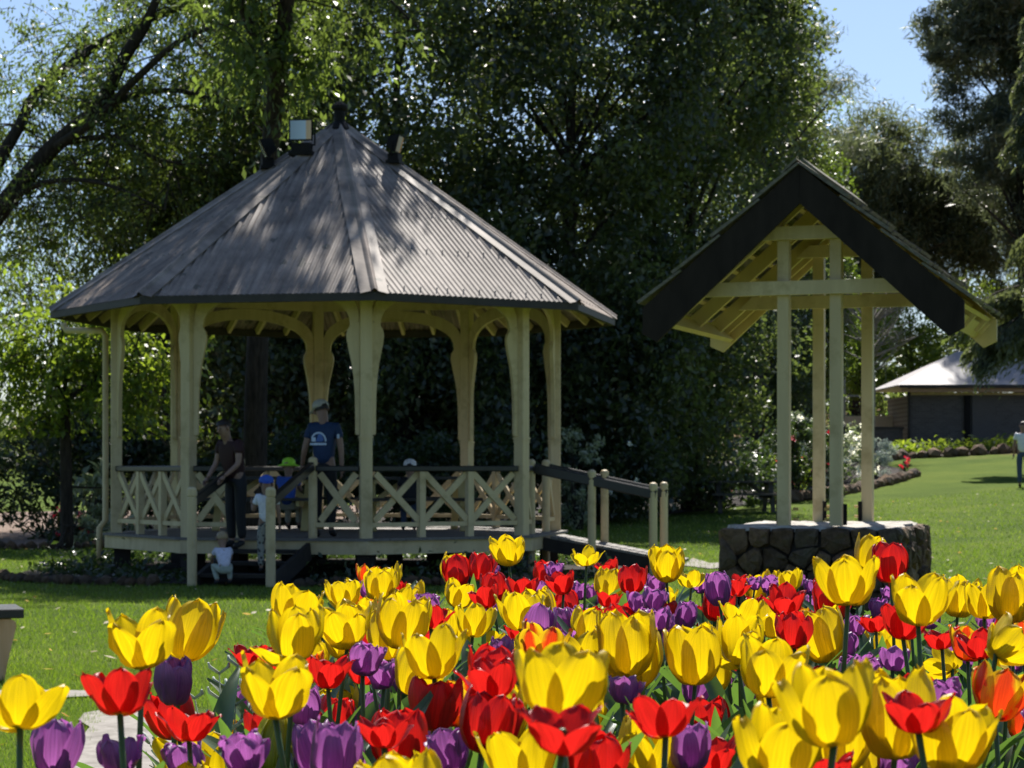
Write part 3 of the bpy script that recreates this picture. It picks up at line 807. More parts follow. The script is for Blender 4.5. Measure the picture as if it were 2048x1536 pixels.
# low dark plants and a stone kerb in the gazebo bed
def kerb(pts, label, r=.13, seed=1, cat='stone edging', mat=None, name='stone_edging'):
    rg = random.Random(seed)
    t = thing(name, label, cat, pts[0])
    protos = STONES
    o0 = Vector(pts[0])
    for a, c in zip(pts[:-1], pts[1:]):
        a, c = Vector(a), Vector(c); d = 0; Ls = (c - a).length
        while d < Ls:
            s = r * rg.uniform(.75, 1.25); q = a.lerp(c, min(1, d / Ls))
            link('stone', rg.choice(protos), t, loc=(q.x - o0.x + rg.uniform(-.03, .03), q.y - o0.y + rg.uniform(-.05, .05), tz(q.x, q.y) - o0.z + s * .5), rot=(rg.uniform(-.4, .4), rg.uniform(-.4, .4), rg.uniform(0, 6)), scale=(s * 1.15, s, s * .85))
            d += s * 1.75
    return t
STONES = []
for sd in range(6):
    bm = bmesh.new(); bmesh.ops.create_icosphere(bm, subdivisions=1, radius=1)
    rg = random.Random(sd + 40)
    for v in bm.verts: v.co *= rg.uniform(.8, 1.15)
    me = bpy.data.meshes.new('stone'); bm.to_mesh(me); bm.free(); me.materials.append(M['stone']); STONES.append(me)
kerb([(-6.75, 27.3, 0), (-6.0, 26.15, 0), (-5.2, 25.55, 0), (-4.05, 25.25, 0)], 'low dark stone kerb along the gazebo bed, left of the stairs', .09, 3)
kerb([(-2.5, 25.1, 0), (-1.2, 25.25, 0), (.3, 25.8, 0)], 'low dark stone kerb along the gazebo bed, right of the stairs', .09, 4)
# ------------------------------------------------------------------ wishing well
WW, WD = Vector((.947, -.322, 0)), Vector((.322, .947, 0))        # across the gable, along the ridge
WP0 = Vector((2.26, 16.24, 0))                                     # midpoint of the two front posts
WC = WP0 + WD * .715
well = thing('wishing_well', 'gabled wishing well with cream posts and dark barge boards on a square stone base', 'wishing well', WC)
def wl(a, d, z): return WW * a + WD * (d - .715) + Vector((0, 0, z))   # a across, d back from the front posts
ZT = .945
b = MB(); S, SD = 1.31, 1.70
rt = Matrix(((WW.x, WD.x, 0), (WW.y, WD.y, 0), (0, 0, 1)))
b.box((0, 0, ZT / 2 - .03), (S - .10, SD - .10, ZT - .06), rt); b.build('core', M['mortar'], well)

def clip(poly, px, py, nx, ny):
    out = []
    for i in range(len(poly)):
        a, c = poly[i], poly[(i + 1) % len(poly)]
        da, dc = (a[0] - px) * nx + (a[1] - py) * ny, (c[0] - px) * nx + (c[1] - py) * ny
        if da <= 0: out.append(a)
        if (da < 0) != (dc < 0) and abs(da - dc) > 1e-9:
            t = da / (da - dc); out.append((a[0] + (c[0] - a[0]) * t, a[1] + (c[1] - a[1]) * t))
    return out
def stone_wall(w, h, origin, ex, nz, cell, seed, parent, deep=.10):
    """irregular stones fitted into a w x h rectangle, each an object of its own"""
    rg = random.Random(seed); pts = []
    nx, ny = max(2, round(w / cell)), max(2, round(h / (cell * .85)))
    for j in range(ny):
        for i in range(nx):
            pts.append(((i + .5 + (.25 if j % 2 else -.25) + rg.uniform(-.36, .36)) * w / nx, (j + .5 + rg.uniform(-.3, .3)) * h / ny))
    for i, (x, y) in enumerate(pts):
        poly = [(-.02, 0), (w + .02, 0), (w + .02, h), (-.02, h)]
        for j, (u, v) in enumerate(pts):
            if i != j and (u - x) ** 2 + (v - y) ** 2 < (cell * 3.2) ** 2:
                poly = clip(poly, (x + u) / 2, (y + v) / 2, u - x, v - y)
                if len(poly) < 3: break
        if len(poly) < 3: continue
        cx, cy = sum(p[0] for p in poly) / len(poly), sum(p[1] for p in poly) / len(poly)
        # round the corners: midpoints of edges plus pulled-in corners
        pr = []
        for a in range(len(poly)):
            p, q = poly[a], poly[(a + 1) % len(poly)]
            pr.append((p[0] * .88 + cx * .12, p[1] * .88 + cy * .12)); pr.append(((p[0] + q[0]) / 2 * .955 + cx * .045, (p[1] + q[1]) / 2 * .955 + cy * .045))
        n = len(pr); bul = rg.uniform(.02, .075)
        ex_, ez_, nz_ = Vector(ex), Vector((0, 0, 1)), Vector(nz)
        P = lambda u, v, d: Vector(origin) + ex_ * u + ez_ * v + nz_ * d
        c0 = P(cx, cy, 0); vs = []
        for sc, d in ((1, -deep), (1, bul * .35), (.80, bul * .85)):
            for u, v in pr: vs.append(P(cx + (u - cx) * sc + rg.uniform(-.012, .012), cy + (v - cy) * sc + rg.uniform(-.012, .012), d + rg.uniform(-.018, .018)) - c0)
        vs.append(P(cx + rg.uniform(-.02, .02), cy + rg.uniform(-.02, .02), bul) - c0)
        fs = []
        for L in range(2):
            for a in range(n): fs.append((L*n + a, L*n + (a + 1) % n, L*n + n + (a + 1) % n, L*n + n + a))
        for a in range(n): fs.append((2*n + a, 2*n + (a + 1) % n, 3*n))
        me = bpy.data.meshes.new('stone'); me.from_pydata([tuple(v) for v in vs], [], fs); me.materials.append(M['stone'])
        link('stone', me, parent, loc=c0)
fl, fr = -S / 2, S / 2
h0 = ZT - .008
org = lambda a, d: WW * a + WD * d
stone_wall(S, h0, org(-S/2, -SD/2), WW, -WD, .20, 11, well)
stone_wall(SD, h0, org(S/2, -SD/2), WD, WW, .20, 12, well)
stone_wall(S, h0, org(S/2, SD/2), -WW, WD, .28, 13, well)
stone_wall(SD, h0, org(-S/2, SD/2), -WD, -WW, .28, 14, well)
# capping slab with an uneven rim
bm = bmesh.new(); rg = random.Random(8); N = 44; top, bot = [], []
for i in range(N):
    t = i / N * 4; s = int(t); f = t - s
    pt = [(-1 + 2 * f, -1), (1, -1 + 2 * f), (1 - 2 * f, 1), (-1, 1 - 2 * f)][s]
    j = rg.uniform(-.035, .03)
    cx = 1 - .05 * (abs(pt[0]) > .9 and abs(pt[1]) > .9)
    q = org(pt[0] * (S / 2 - .015 + j) * cx, pt[1] * (SD / 2 - .015 + j) * cx)
    top.append(bm.verts.new((q.x * .985, q.y * .985, ZT + rg.uniform(-.018, .014)))); bot.append(bm.verts.new((q.x, q.y, ZT - .035 + rg.uniform(-.012, .012))))
inner = [bm.verts.new((v.co.x * .72, v.co.y * .72, ZT + rg.uniform(-.004, .012))) for v in top]
cv = bm.verts.new((0, 0, ZT + .01))
for i in range(N):
    j = (i + 1) % N
    bm.faces.new((bot[i], bot[j], top[j], top[i])); bm.faces.new((top[i], top[j], inner[j], inner[i])); bm.faces.new((inner[i], inner[j], cv))
me = bpy.data.meshes.new('slab'); bm.to_mesh(me); bm.free(); me.materials.append(M['stone_top']); link('slab', me, well)

ZW, ZAP, HS = 2.60, 3.63, 1.20                        # eave, apex heights of the outer roof line, half span
SLW = math.atan2(ZAP - ZW, HS)
def ztop(a): return ZAP - abs(a) * (ZAP - ZW) / HS
for d, z2 in ((0, 3.22), (1.43, 3.22)):
    for s in (-1, 1):
        b = MB(); b.beam(wl(s * .20, d, ZT + .006), wl(s * .20, d, z2), .092, .092, up=WD, bev=.006); b.build('post', M['cream'], well)
        b = MB(); b.box(wl(s * .20 - s * .055 * (1 if d else -1), d - (.05 if d else -.05), ZT + .09), (.03, .03, .16)); b.build('post_bracket', M['fin'], well)
        b = MB()
        for zz in (.05, .13): b.tube([wl(s * .20 - s * .06, d - (.05 if d else -.05), ZT + zz), wl(s * .20 - s * .10, d - (.05 if d else -.05), ZT + zz)], .012, 6)
        b.build('bolt', M['brass'], well)
    o = -.058 if d == 0 else -.058
    for zc, hgt in ((2.75, .105), (3.165, .10)):
        half = (ZAP - zc - .20) / (ZAP - ZW) * HS
        b = MB(); b.prism([(-half - .06, -hgt/2), (half + .06, -hgt/2), (half - .05, hgt/2), (-half + .05, hgt/2)], wl(0, d + o - .013, zc), WW, (0, 0, 1), WD, .05); b.build('tie_beam', M['cream'], well)
# gable boards
def barge(d, m, w=.285, th=.036, name='barge_board'):
    for s in (-1, 1):
        b = MB()
        poly = [(0.001 * s, ZAP), (s * HS, ZW), (s * HS, ZW - w * .70), (s * (HS - .11), ZW - w * .98 + .02), (0.001 * s, ZAP - w)]
        if s < 0: poly = poly[::-1]
        b.prism(poly, wl(0, d, 0), WW, (0, 0, 1), WD, th); b.build(name, m, well)
barge(-.40, M['barge']); barge(1.79, M['cream_yellow'], .25)
# rafters, battens, roof boards
slw = Vector((0, 0, 1)) * math.sin(SLW)
for s in (-1, 1):
    dn = (WW * s * math.cos(SLW) - Vector((0, 0, math.sin(SLW)))); nn = (WW * s * math.sin(SLW) + Vector((0, 0, math.cos(SLW))))
    apex = lambda d: wl(0, d, ZAP)
    LS = HS / math.cos(SLW)
    for d in (-.30, 0, .72, 1.43, 1.70):
        b = MB(); b.beam(apex(d) + dn * .04 - nn * .115, apex(d) + dn * (LS - .01) - nn * .115, .05, .11, up=nn); b.build('rafter', M['cream_yellow'], well)
    for i in range(9):
        t = .10 + i * .178
        if t > LS - .03: break
        b = MB(); b.beam(apex(-.375) + dn * t - nn * .042, apex(1.765) + dn * t - nn * .042, .035, .034, up=nn); b.build('batten', M['cream_yellow'], well)
    b = MB(); b.beam(apex(-.38) + dn * (LS - .06) - nn * .16, apex(1.77) + dn * (LS - .06) - nn * .16, .04, .13, up=nn); b.build('eave_board', M['cream_yellow'], well)
    rg = random.Random(3 + s)
    # four lapped courses of boards
    nc = 4; cl = (LS - .01) / nc
    for c in range(nc):
        t0, t1 = c * cl - .005, (c + 1) * cl + (.05 if c < 3 else .02)
        d = -.44; 
        while d < 1.80:
            w = rg.uniform(.16, .24); d2 = min(d + w, 1.83)
            lift0, lift1 = .002 + .004 * rg.random(), .030 + .012 * rg.random()
            e0 = rg.uniform(-.012, .012)
            vs = []
            for dd in (d + .003, d2 - .003):
                for tt, lf, th in ((t0, lift0, .018), (t1 + e0, lift1, .026)):
                    vs += [apex(dd) + dn * tt + nn * lf, apex(dd) + dn * tt + nn * (lf + th)]
            b = MB(); b.add(vs, [(0, 2, 3, 1), (5, 7, 6, 4), (1, 3, 7, 5), (4, 6, 2, 0), (2, 6, 7, 3), (0, 1, 5, 4)])
            b.build('roof_board', M['shingle'], well); d = d2
    b = MB(); b.beam(apex(-.44) + nn * .045 + dn * .06, apex(1.83) + nn * .045 + dn * .06, .15, .018, up=nn); b.build('ridge_board', M['shingle'], well)
b = MB(); b.beam(wl(0, -.37, ZAP - .10), wl(0, 1.76, ZAP - .10), .04, .13); b.build('ridge_beam', M['cream_yellow'], well)

# ------------------------------------------------------------------ bench at the left edge, picnic tables
BY = 14.0
bl = Vector((PX(48, BY), BY, 0)); zs = PZ(1218, BY)
bench = thing('garden_bench', 'black-topped bench with a pale timber leg, cut off by the left edge', 'bench', bl, R(19))
for i in range(4):
    b = MB(); b.beam((-1.8, .065 + i * .14, zs - .03), (0, .065 + i * .14, zs - .03), .132, .06, bev=.006); b.build('seat_board', M['black'], bench)
for x0 in (-.20, -1.55):
    for y0 in (.09, .44):
        b = MB()
        poly = [(-.10, -.02), (.075, -.02), (.10, .12), (.135, .27), (.155, zs - .115), (.15, zs - .085), (.125, zs - .066), (-.12, zs - .064), (-.15, zs - .10), (-.12, .2)]
        b.prism(poly, (x0, y0, 0), (1, 0, 0), (0, 0, 1), (0, 1, 0), .12); b.build('leg', M['benchwood'], bench)
    b = MB(); b.beam((x0, .0, zs - .09), (x0, .54, zs - .09), .07, .05); b.build('bearer', M['black'], bench)

def picnic_table(loc, rz, label, top, legm, group=None, L=1.7):
    t = thing('picnic_table', label, 'picnic table', loc, rz, group)
    for i in range(5):
        b = MB(); b.box((0, -.30 + i * .15, .73), (L, .14, .04)); b.build('table_board', top, t)
    for s in (-1, 1):
        for i in range(2):
            b = MB(); b.box((0, s * (.62 + i * .15), .44), (L, .14, .04)); b.build('seat_board', top, t)
        x = s * (L / 2 - .28)
        b = MB(); b.beam((x, -.80, .395), (x, .80, .395), .045, .095); b.build('seat_bearer', legm, t)
        b = MB(); b.beam((x, -.34, .685), (x, .34, .685), .045, .07); b.build('table_bearer', legm, t)
        for q in (-1, 1):
            b = MB(); b.beam((x + .05 * s, q * .58, .0), (x + .05 * s, q * .24, .70), .045, .10, up=(1, 0, 0)); b.build('leg', legm, t)
        b = MB(); b.beam((x, 0, .40), (x - s * .42, 0, .69), .045, .07); b.build('brace', legm, t)
    return t
picnic_table(GC + Vector((1.0, .55, ZD)), R(8), 'black-topped picnic table with cream legs inside the gazebo, right side', M['black'], M['cream_yellow'], 'picnic tables in the gazebo')
picnic_table(GC + Vector((-1.05, .75, ZD)), R(-6), 'black-topped picnic table with cream legs inside the gazebo, behind the stairs', M['black'], M['cream_yellow'], 'picnic tables in the gazebo')
g = ground_at(1485, 1026)
picnic_table(g, R(4), 'dark picnic table standing in the shade under the evergreens behind the well', M['picnic'], M['picnic'])

# ------------------------------------------------------------------ shed
SX, SY, SZ = 15.45, 83.0, 2.02
shed = thing('shed', 'low brown brick shed with a grey hipped sheet roof', 'shed', (SX, SY, SZ))
b = MB(); b.box((6.4, 2.6, 1.10), (12.8, 5.2, 2.25)); b.build('wall', M['brick'], shed)
zE = PZ(770, 82.4) - SZ; zR = PZ(703, 85.6) - SZ
b = MB(); ov = .62
vs = [(-ov, -ov, zE), (13.4, -ov, zE), (13.4, 5.2 + ov, zE), (-ov, 5.2 + ov, zE), (2.35, 2.6, zR), (13.4, 2.6, zR)]
vs2 = [(x, y, z - .05) for x, y, z in vs]
b.add(vs + vs2, [(0, 1, 5, 4), (2, 3, 4, 5), (3, 0, 4), (10, 11, 7, 6), (11, 10, 9, 8), (10, 6, 9), (0, 6, 7, 1), (3, 9, 6, 0), (2, 8, 9, 3), (1, 7, 11, 8, 2, 5)]); b.build('roof', M['shedroof'], shed)
b = MB(); b.box((6.4, -ov - .03, zE - .05), (13.9, .10, .12)); b.build('gutter', M['gutter'], shed)
b = MB(); b.box((6.4, -ov + .1, zE - .20), (13.7, .05, .14)); b.build('fascia', M['shedtrim'], shed)
b = MB(); b.box((6.4, .03, 2.27), (12.9, .10, .09)); b.build('wall_plate', M['cream'], shed)
for x in (.05, 1.1, 2.35, 3.5, 4.9, 6.2, 7.5, 8.8, 10.1):
    b = MB(); b.box((x, .04, (2.31 + zE - .1) / 2), (.09, .09, zE - .1 - 2.31)); b.build('vent_post', M['cream'], shed)
b = MB(); b.box((.6, .3, 2.5), (1.0, .02, .22)); b.box((1.8, .3, 2.5), (.8, .02, .2)); b.build('vent_glass', M['palewall'], shed)
b = MB(); b.tube([(-.08, -.08, 2.5), (-.08, -.08, .02)], .06, 8); b.build('downpipe', M['gutter'], shed)
b = MB(); b.box((2.18, -.06, 1.1), (.22, .14, 2.2)); b.build('pilaster', M['fin'], shed)
b = MB(); b.box((2.78, -.02, 1.1), (.82, .06, 2.18)); b.build('wall_panel', plain('panel_paint', (.115, .10, .09), .8), shed)
wal = thing('retaining_wall', 'low dark retaining wall at the left end of the shed', 'wall', (13.0, 83.5, 2.0))
b = MB(); b.box((0, 0, .45), (4.4, .4, 1.0)); b.build('wall', M['brick'], wal)
b = MB(); b.box((0, 0, .98), (4.5, .5, .08)); b.build('coping', M['mortar'], wal)
fw = thing('garden_fence', 'pale low panel and grey posts beyond the retaining wall', 'fence', (14.5, 87, 2.6))
for x, h in ((-1.0, 3.0), (.6, 1.0)):
    b = MB(); b.box((x, 0, h / 2), (.09, .09, h)); b.build('post', M['metal'], fw)
b = MB(); b.box((-1.5, 0, 1.75), (2.2, .05, .07)); b.build('rail', M['metal'], fw)
b = MB(); b.box((.05, -.06, .62), (2.1, .05, .62)); b.build('panel', M['palewall'], fw)

# stone edgings of the far beds
def gpts(l): return [tuple(ground_at(x, y)) for x, y in l]
kerb(gpts([(1555, 1008), (1610, 1001), (1660, 994), (1715, 984), (1765, 972), (1800, 963), (1830, 953)]), 'curved dark stone edging round the white-flowered bed behind the well', .20, 6)
kerb(gpts([(1782, 921), (1800, 918), (1850, 916), (1900, 914), (1960, 910), (2048, 905)]), 'dark stone edging of the flower bed in front of the shed', .24, 7)
kerb([(-17, 37.1, 0), (-12, 36.95, 0), (-9.5, 36.75, 0), (-7.9, 36.85, 0), (-6.4, 37.5, 0)], 'dark log-like edging of the mulch bed at the far left', .10, 9)
e0 = [ground_at(x, y).xy for x, y in ((1782, 921), (1850, 916), (1900, 914), (2048, 905), (2090, 903))]
sheet('shed_bed', [tuple(p) for p in e0] + [(23, 82.6), (14.5, 82.6)], M['soil'], .05, 'soil of the flower bed along the shed', 'garden bed', 2)

# ------------------------------------------------------------------ people
def skin_mesh(V, E, rad, root, lev=2):
    me = bpy.data.meshes.new('tmp'); me.from_pydata(V, E, []); o = bpy.data.objects.new('tmp', me); COL.objects.link(o)
    md = o.modifiers.new('s', 'SKIN'); md.use_smooth_shade = True
    for i, sv in enumerate(me.skin_vertices[0].data):
        r = rad[i]; sv.radius = r if hasattr(r, '__len__') else (r, r); sv.use_root = (i == root)
    ms = o.modifiers.new('u', 'SUBSURF'); ms.levels = lev; ms.render_levels = lev
    bpy.context.view_layer.update()
    dg = bpy.context.evaluated_depsgraph_get()
    out = bpy.data.meshes.new_from_object(o.evaluated_get(dg))
    bpy.data.objects.remove(o); bpy.data.meshes.remove(me)
    return out
def join_meshes(ms, mat, name):
    bm = bmesh.new()
    for me in ms: bm.from_mesh(me)
    me = bpy.data.meshes.new(name); bm.to_mesh(me); bm.free(); me.materials.clear(); me.materials.append(mat); me.shade_smooth()
    return me
BASE = dict(pelvis=(0, 0, .95), waist=(0, 0, 1.10), chest=(0, 0, 1.30), neck=(0, .0, 1.47), head0=(0, -.01, 1.55), head1=(0, -.015, 1.66), head2=(0, -.005, 1.72),
            sl=(-.17, 0, 1.42), sr=(.17, 0, 1.42), el=(-.23, .02, 1.14), er=(.23, .02, 1.14), wl=(-.25, -.03, .90), wr=(.25, -.03, .90),
            hl=(-.09, 0, .92), hr=(.09, 0, .92), kl=(-.10, -.02, .50), kr=(.10, -.02, .50), al=(-.10, .02, .08), ar=(.10, .02, .08), tl=(-.11, -.15, .03), tr=(.11, -.15, .03))
def person(label, loc, rz, h, pose=None, shirt='navy', pants='darkcloth', hair='hair', cap=None, short_pants=False, bald=False, headscale=1.0, sleeve=.55, shoe='shoe', brim=True):
    """front of the figure is -Y; pose overrides joints given for a 1.75 m adult"""
    k = h / 1.75; J = {a: Vector(p) for a, p in BASE.items()}
    if pose: J.update({a: Vector(p) for a, p in pose.items()})
    J = {a: p * k for a, p in J.items()}
    t = thing('person', label, 'person', loc, rz)
    N = list(J); ix = {a: i for i, a in enumerate(N)}
    E = [('pelvis', 'waist'), ('waist', 'chest'), ('chest', 'neck'), ('neck', 'head0'), ('head0', 'head1'), ('head1', 'head2'), ('chest', 'sl'), ('chest', 'sr'), ('sl', 'el'), ('sr', 'er'), ('el', 'wl'), ('er', 'wr'),
         ('pelvis', 'hl'), ('pelvis', 'hr'), ('hl', 'kl'), ('hr', 'kr'), ('kl', 'al'), ('kr', 'ar'), ('al', 'tl'), ('ar', 'tr')]
    rd = dict(pelvis=.125, waist=.115, chest=.13, neck=.055, head0=.075 * headscale, head1=.09 * headscale, head2=.06 * headscale, sl=.06, sr=.06, el=.042, er=.042, wl=.028, wr=.028, hl=.085, hr=.085, kl=.056, kr=.056, al=.037, ar=.037, tl=.03, tr=.03)
    parts = [skin_mesh([tuple(J[a]) for a in N], [(ix[a], ix[c]) for a, c in E], [rd[a] * k for a in N], ix['pelvis'])]
    for w, e in (('wl', 'el'), ('wr', 'er')):
        d = (J[w] - J[e]).normalized(); sd = d.cross(Vector((0, 1, .2))).normalized(); fw_ = d.cross(sd).normalized()
        V = [J[w] - d * .01 * k, J[w] + d * .045 * k, J[w] + d * .085 * k]; Ed = [(0, 1), (1, 2)]; rr_ = [.026 * k, .034 * k, .032 * k]
        parts.append(skin_mesh([tuple(p) for p in V], Ed, rr_, 0, 1))
        for i, ln in enumerate((.060, .072, .076, .064)):
            q = J[w] + d * .08 * k + fw_ * (i - 1.5) * .018 * k
            b = MB(); b.tube([q, q + d * ln * .5 * k + sd * .006 * k, q + d * ln * k + sd * .024 * k], [.009 * k, .0085 * k, .006 * k], 6); parts.append(b.mesh('f', None))
        q = J[w] + d * .03 * k; b = MB(); b.tube([q, q + (d * .5 + fw_ * -.8) * .05 * k, q + (d * .9 + fw_ * -.7) * .085 * k], [.012 * k, .0105 * k, .007 * k], 6); parts.append(b.mesh('f', None))
    # face: nose, ears
    hc, hd = J['head1'], (J['head2'] - J['head0']).normalized()
    fwd = Vector((0, -1, 0)); fwd = (fwd - hd * fwd.dot(hd)).normalized(); sd = fwd.cross(hd)
    hs = headscale * k
    b = MB(); b.tube([hc + fwd * .078 * hs + hd * .01 * hs, hc + fwd * .108 * hs - hd * .028 * hs, hc + fwd * .08 * hs - hd * .04 * hs], [.008 * hs, .014 * hs, .010 * hs], 6); parts.append(b.mesh('f', None))
    for s in (-1, 1):
        b = MB(); b.tube([hc + sd * s * .080 * hs - hd * .03 * hs, hc + sd * s * .098 * hs + fwd * -.005 * hs, hc + sd * s * .084 * hs + hd * .035 * hs], [.010 * hs, .016 * hs, .010 * hs], 6); parts.append(b.mesh('f', None))
    link('body', join_meshes(parts, M['skin'], 'body'), t)
    for s in (-1, 1):
        b = MB(); b.lathe([(.004 * hs, -.008 * hs), (.009 * hs, 0), (.004 * hs, .008 * hs)], hc + fwd * .081 * hs + sd * s * .032 * hs + hd * .012 * hs, 6); b.build('eye', M['darkcloth'], t)
    b = MB(); b.beam(hc + fwd * .083 * hs - hd * .062 * hs - sd * .022 * hs, hc + fwd * .083 * hs - hd * .062 * hs + sd * .022 * hs, .008 * hs, .008 * hs); b.build('mouth', M['maroon'], t)
    # clothes
    mid = lambda a, c, f: J[a].lerp(J[c], f)
    up = [J['pelvis'] + (J['waist'] - J['pelvis']) * -.25, J['waist'], J['chest'], mid('chest', 'neck', .72), J['sl'], J['sr'], mid('sl', 'el', sleeve * .6), mid('sr', 'er', sleeve * .6), mid('sl', 'el', sleeve), mid('sr', 'er', sleeve)]
    Ed = [(0, 1), (1, 2), (2, 3), (2, 4), (2, 5), (4, 6), (5, 7), (6, 8), (7, 9)]
    rr_ = [.150, .145, .152, .085, .082, .082, .073, .073, .07, .07]
    sm = skin_mesh([tuple(p) for p in up], Ed, [x * k for x in rr_], 2); sm.materials.clear(); sm.materials.append(M[shirt]); sm.shade_smooth()
    shirt_o = link('shirt', sm, t)
    f = .55 if short_pants else .93
    lo = [J['waist'].lerp(J['pelvis'], .35), J['pelvis'], J['hl'], J['hr'], J['kl'], J['kr'], mid('kl', 'al', f), mid('kr', 'ar', f)]
    pm = skin_mesh([tuple(p) for p in lo], [(0, 1), (1, 2), (1, 3), (2, 4), (3, 5), (4, 6), (5, 7)], [x * k for x in (.128, .138, .102, .102, .076, .076, .062, .062)], 1)
    pm.materials.clear(); pm.materials.append(M[pants]); pm.shade_smooth(); link('trousers', pm, t)
    for a, tt in (('al', 'tl'), ('ar', 'tr')):
        q = skin_mesh([tuple(J[a] + (J[a] - J[tt]).normalized() * .03 * k), tuple(J[a].lerp(J[tt], .5) - Vector((0, 0, .01 * k))), tuple(J[tt])], [(0, 1), (1, 2)], [.048 * k, .045 * k, .04 * k], 0, 1)
        q.materials.clear(); q.materials.append(M[shoe]); q.shade_smooth(); link('shoe', q, t)
    rot = (hd.to_track_quat('Z', 'Y')).to_matrix()
    if not bald:
        bm = bmesh.new(); bmesh.ops.create_uvsphere(bm, u_segments=14, v_segments=10, radius=1)
        dl = [v for v in bm.verts if v.co.z < -.55 or (v.co.z < .30 and v.co.y < -.25)]
        bmesh.ops.delete(bm, geom=dl, context='VERTS')
        for v in bm.verts: v.co = Vector((v.co.x * .096, v.co.y * .108 + .012, v.co.z * .105 + .02)) * hs * (1 + .03 * math.sin(v.co.x * 19 + v.co.z * 23))
        me = bpy.data.meshes.new('hair'); bm.to_mesh(me); bm.free(); me.transform(rot.to_4x4()); me.transform(Matrix.Translation(hc)); me.materials.append(M[hair]); me.shade_smooth(); link('hair', me, t)
    if cap:
        b = MB(); b.lathe([(.112, -.005), (.113, .02), (.106, .06), (.08, .095), (.03, .115)], (0, 0, 0), 14)
        if brim == 'all': b.lathe([(.112, -.004), (.185, -.035), (.188, -.028), (.112, .008)], (0, 0, 0), 14)
        else: b.prism([(-.075, 0), (-.06, .09), (0, .115), (.06, .09), (.075, 0)], (0, -.085, .002), (1, 0, 0), (0, -1, -.12), (0, 0, 1), .010)
        me = b.mesh('cap', M[cap], True); me.transform(Matrix.Scale(hs, 4)); me.transform(rot.to_4x4()); me.transform(Matrix.Translation(hc + hd * .035 * hs)); link('cap', me, t)
    return t, shirt_o, J

# man in navy, back to us, with a printed emblem on the shirt
man_loc = (PX(648, 27.0), 27.0, ZD)
man, msh, MJ = person('man in a navy t-shirt with pale emblem and grey cap standing above the stairs', man_loc, R(172), 1.70,
    dict(head0=(.02, -.03, 1.55), head1=(.05, -.06, 1.64), head2=(.06, -.06, 1.70), er=(.25, .03, 1.13), wr=(.31, -.08, .93), wl=(-.24, .02, .90)), 'navy', 'darkcloth', 'hair', 'capgrey')
def print_on(shirt, parent, shapes, y0=1.0):
    """flat print laid 2 mm over the cloth of the back (local +y side)"""
    bt = BVHTree.FromPolygons([v.co.copy() for v in shirt.data.vertices], [tuple(p.vertices) for p in shirt.data.polygons])
    for nm, polys, m in shapes:
        bm = bmesh.new()
        for poly in polys:
            vs = [bm.verts.new((x, 0, z)) for x, z in poly]
            bm.faces.new(vs)
        bmesh.ops.triangulate(bm, faces=bm.faces[:]); bmesh.ops.subdivide_edges(bm, edges=bm.edges[:], cuts=2, use_grid_fill=True)
        for v in bm.verts:
            hit = bt.ray_cast(Vector((v.co.x, y0, v.co.z)), Vector((0, -1, 0)))
            v.co.y = (hit[0].y if hit[0] is not None else .1) + {'logo_fill': .006}.get(nm, .009)
        me = bpy.data.meshes.new(nm); bm.to_mesh(me); bm.free(); me.materials.append(M[m]); link(nm, me, parent)
cx, cz = .045, 1.20
q = [(cx + .10 * math.cos(a), cz + .11 * math.sin(a)) for a in [R(d) for d in range(0, 181, 20)]]
ringp = [[(cx + .085 * math.cos(R(a)), cz + .10 * math.sin(R(a))), (cx + .105 * math.cos(R(a)), cz + .122 * math.sin(R(a))), (cx + .105 * math.cos(R(a + 18)), cz + .122 * math.sin(R(a + 18))), (cx + .085 * math.cos(R(a + 18)), cz + .10 * math.sin(R(a + 18)))] for a in range(0, 180, 18)]
print_on(msh, man, [('logo_fill', [[(cx - .045, cz), (cx - .075, cz + .02), (cx - .04, cz + .09), (cx + .0, cz + .10), (cx + .03, cz)]], 'logoblue'),
                    ('logo', ringp + [[(cx + .03, cz + .0), (cx + .09, cz + .0), (cx + .075, cz + .05), (cx + .04, cz + .055)], [(cx - .105, cz - .045), (cx + .11, cz - .045), (cx + .11, cz - .018), (cx - .105, cz - .018)]], 'logo')])
b = MB(); sp_ = MJ['sl'].lerp(MJ['el'], .42); b.box(sp_ + Vector((-.012, .072, 0)), (.03, .006, .055)); b.build('sleeve_patch', M['logo'], man)
# woman in maroon bending towards the stairs
wl_ = stair_mid + GC + stair_dir * .35 + Vector((-.36, 0, 0))
person('woman in a dark red top and black trousers leaning down beside the left stair post', (wl_.x, wl_.y, .415), R(-40), 1.58,
       dict(waist=(0, -.04, 1.10), chest=(0, -.10, 1.29), neck=(0, -.16, 1.45), head0=(0, -.20, 1.52), head1=(0, -.24, 1.62), head2=(0, -.24, 1.68), sl=(-.17, -.12, 1.41), sr=(.17, -.12, 1.41), el=(-.24, -.14, 1.15), er=(.22, -.16, 1.14), wl=(-.22, -.32, .95), wr=(.16, -.36, .97)), 'maroon', 'darkcloth', 'hair')
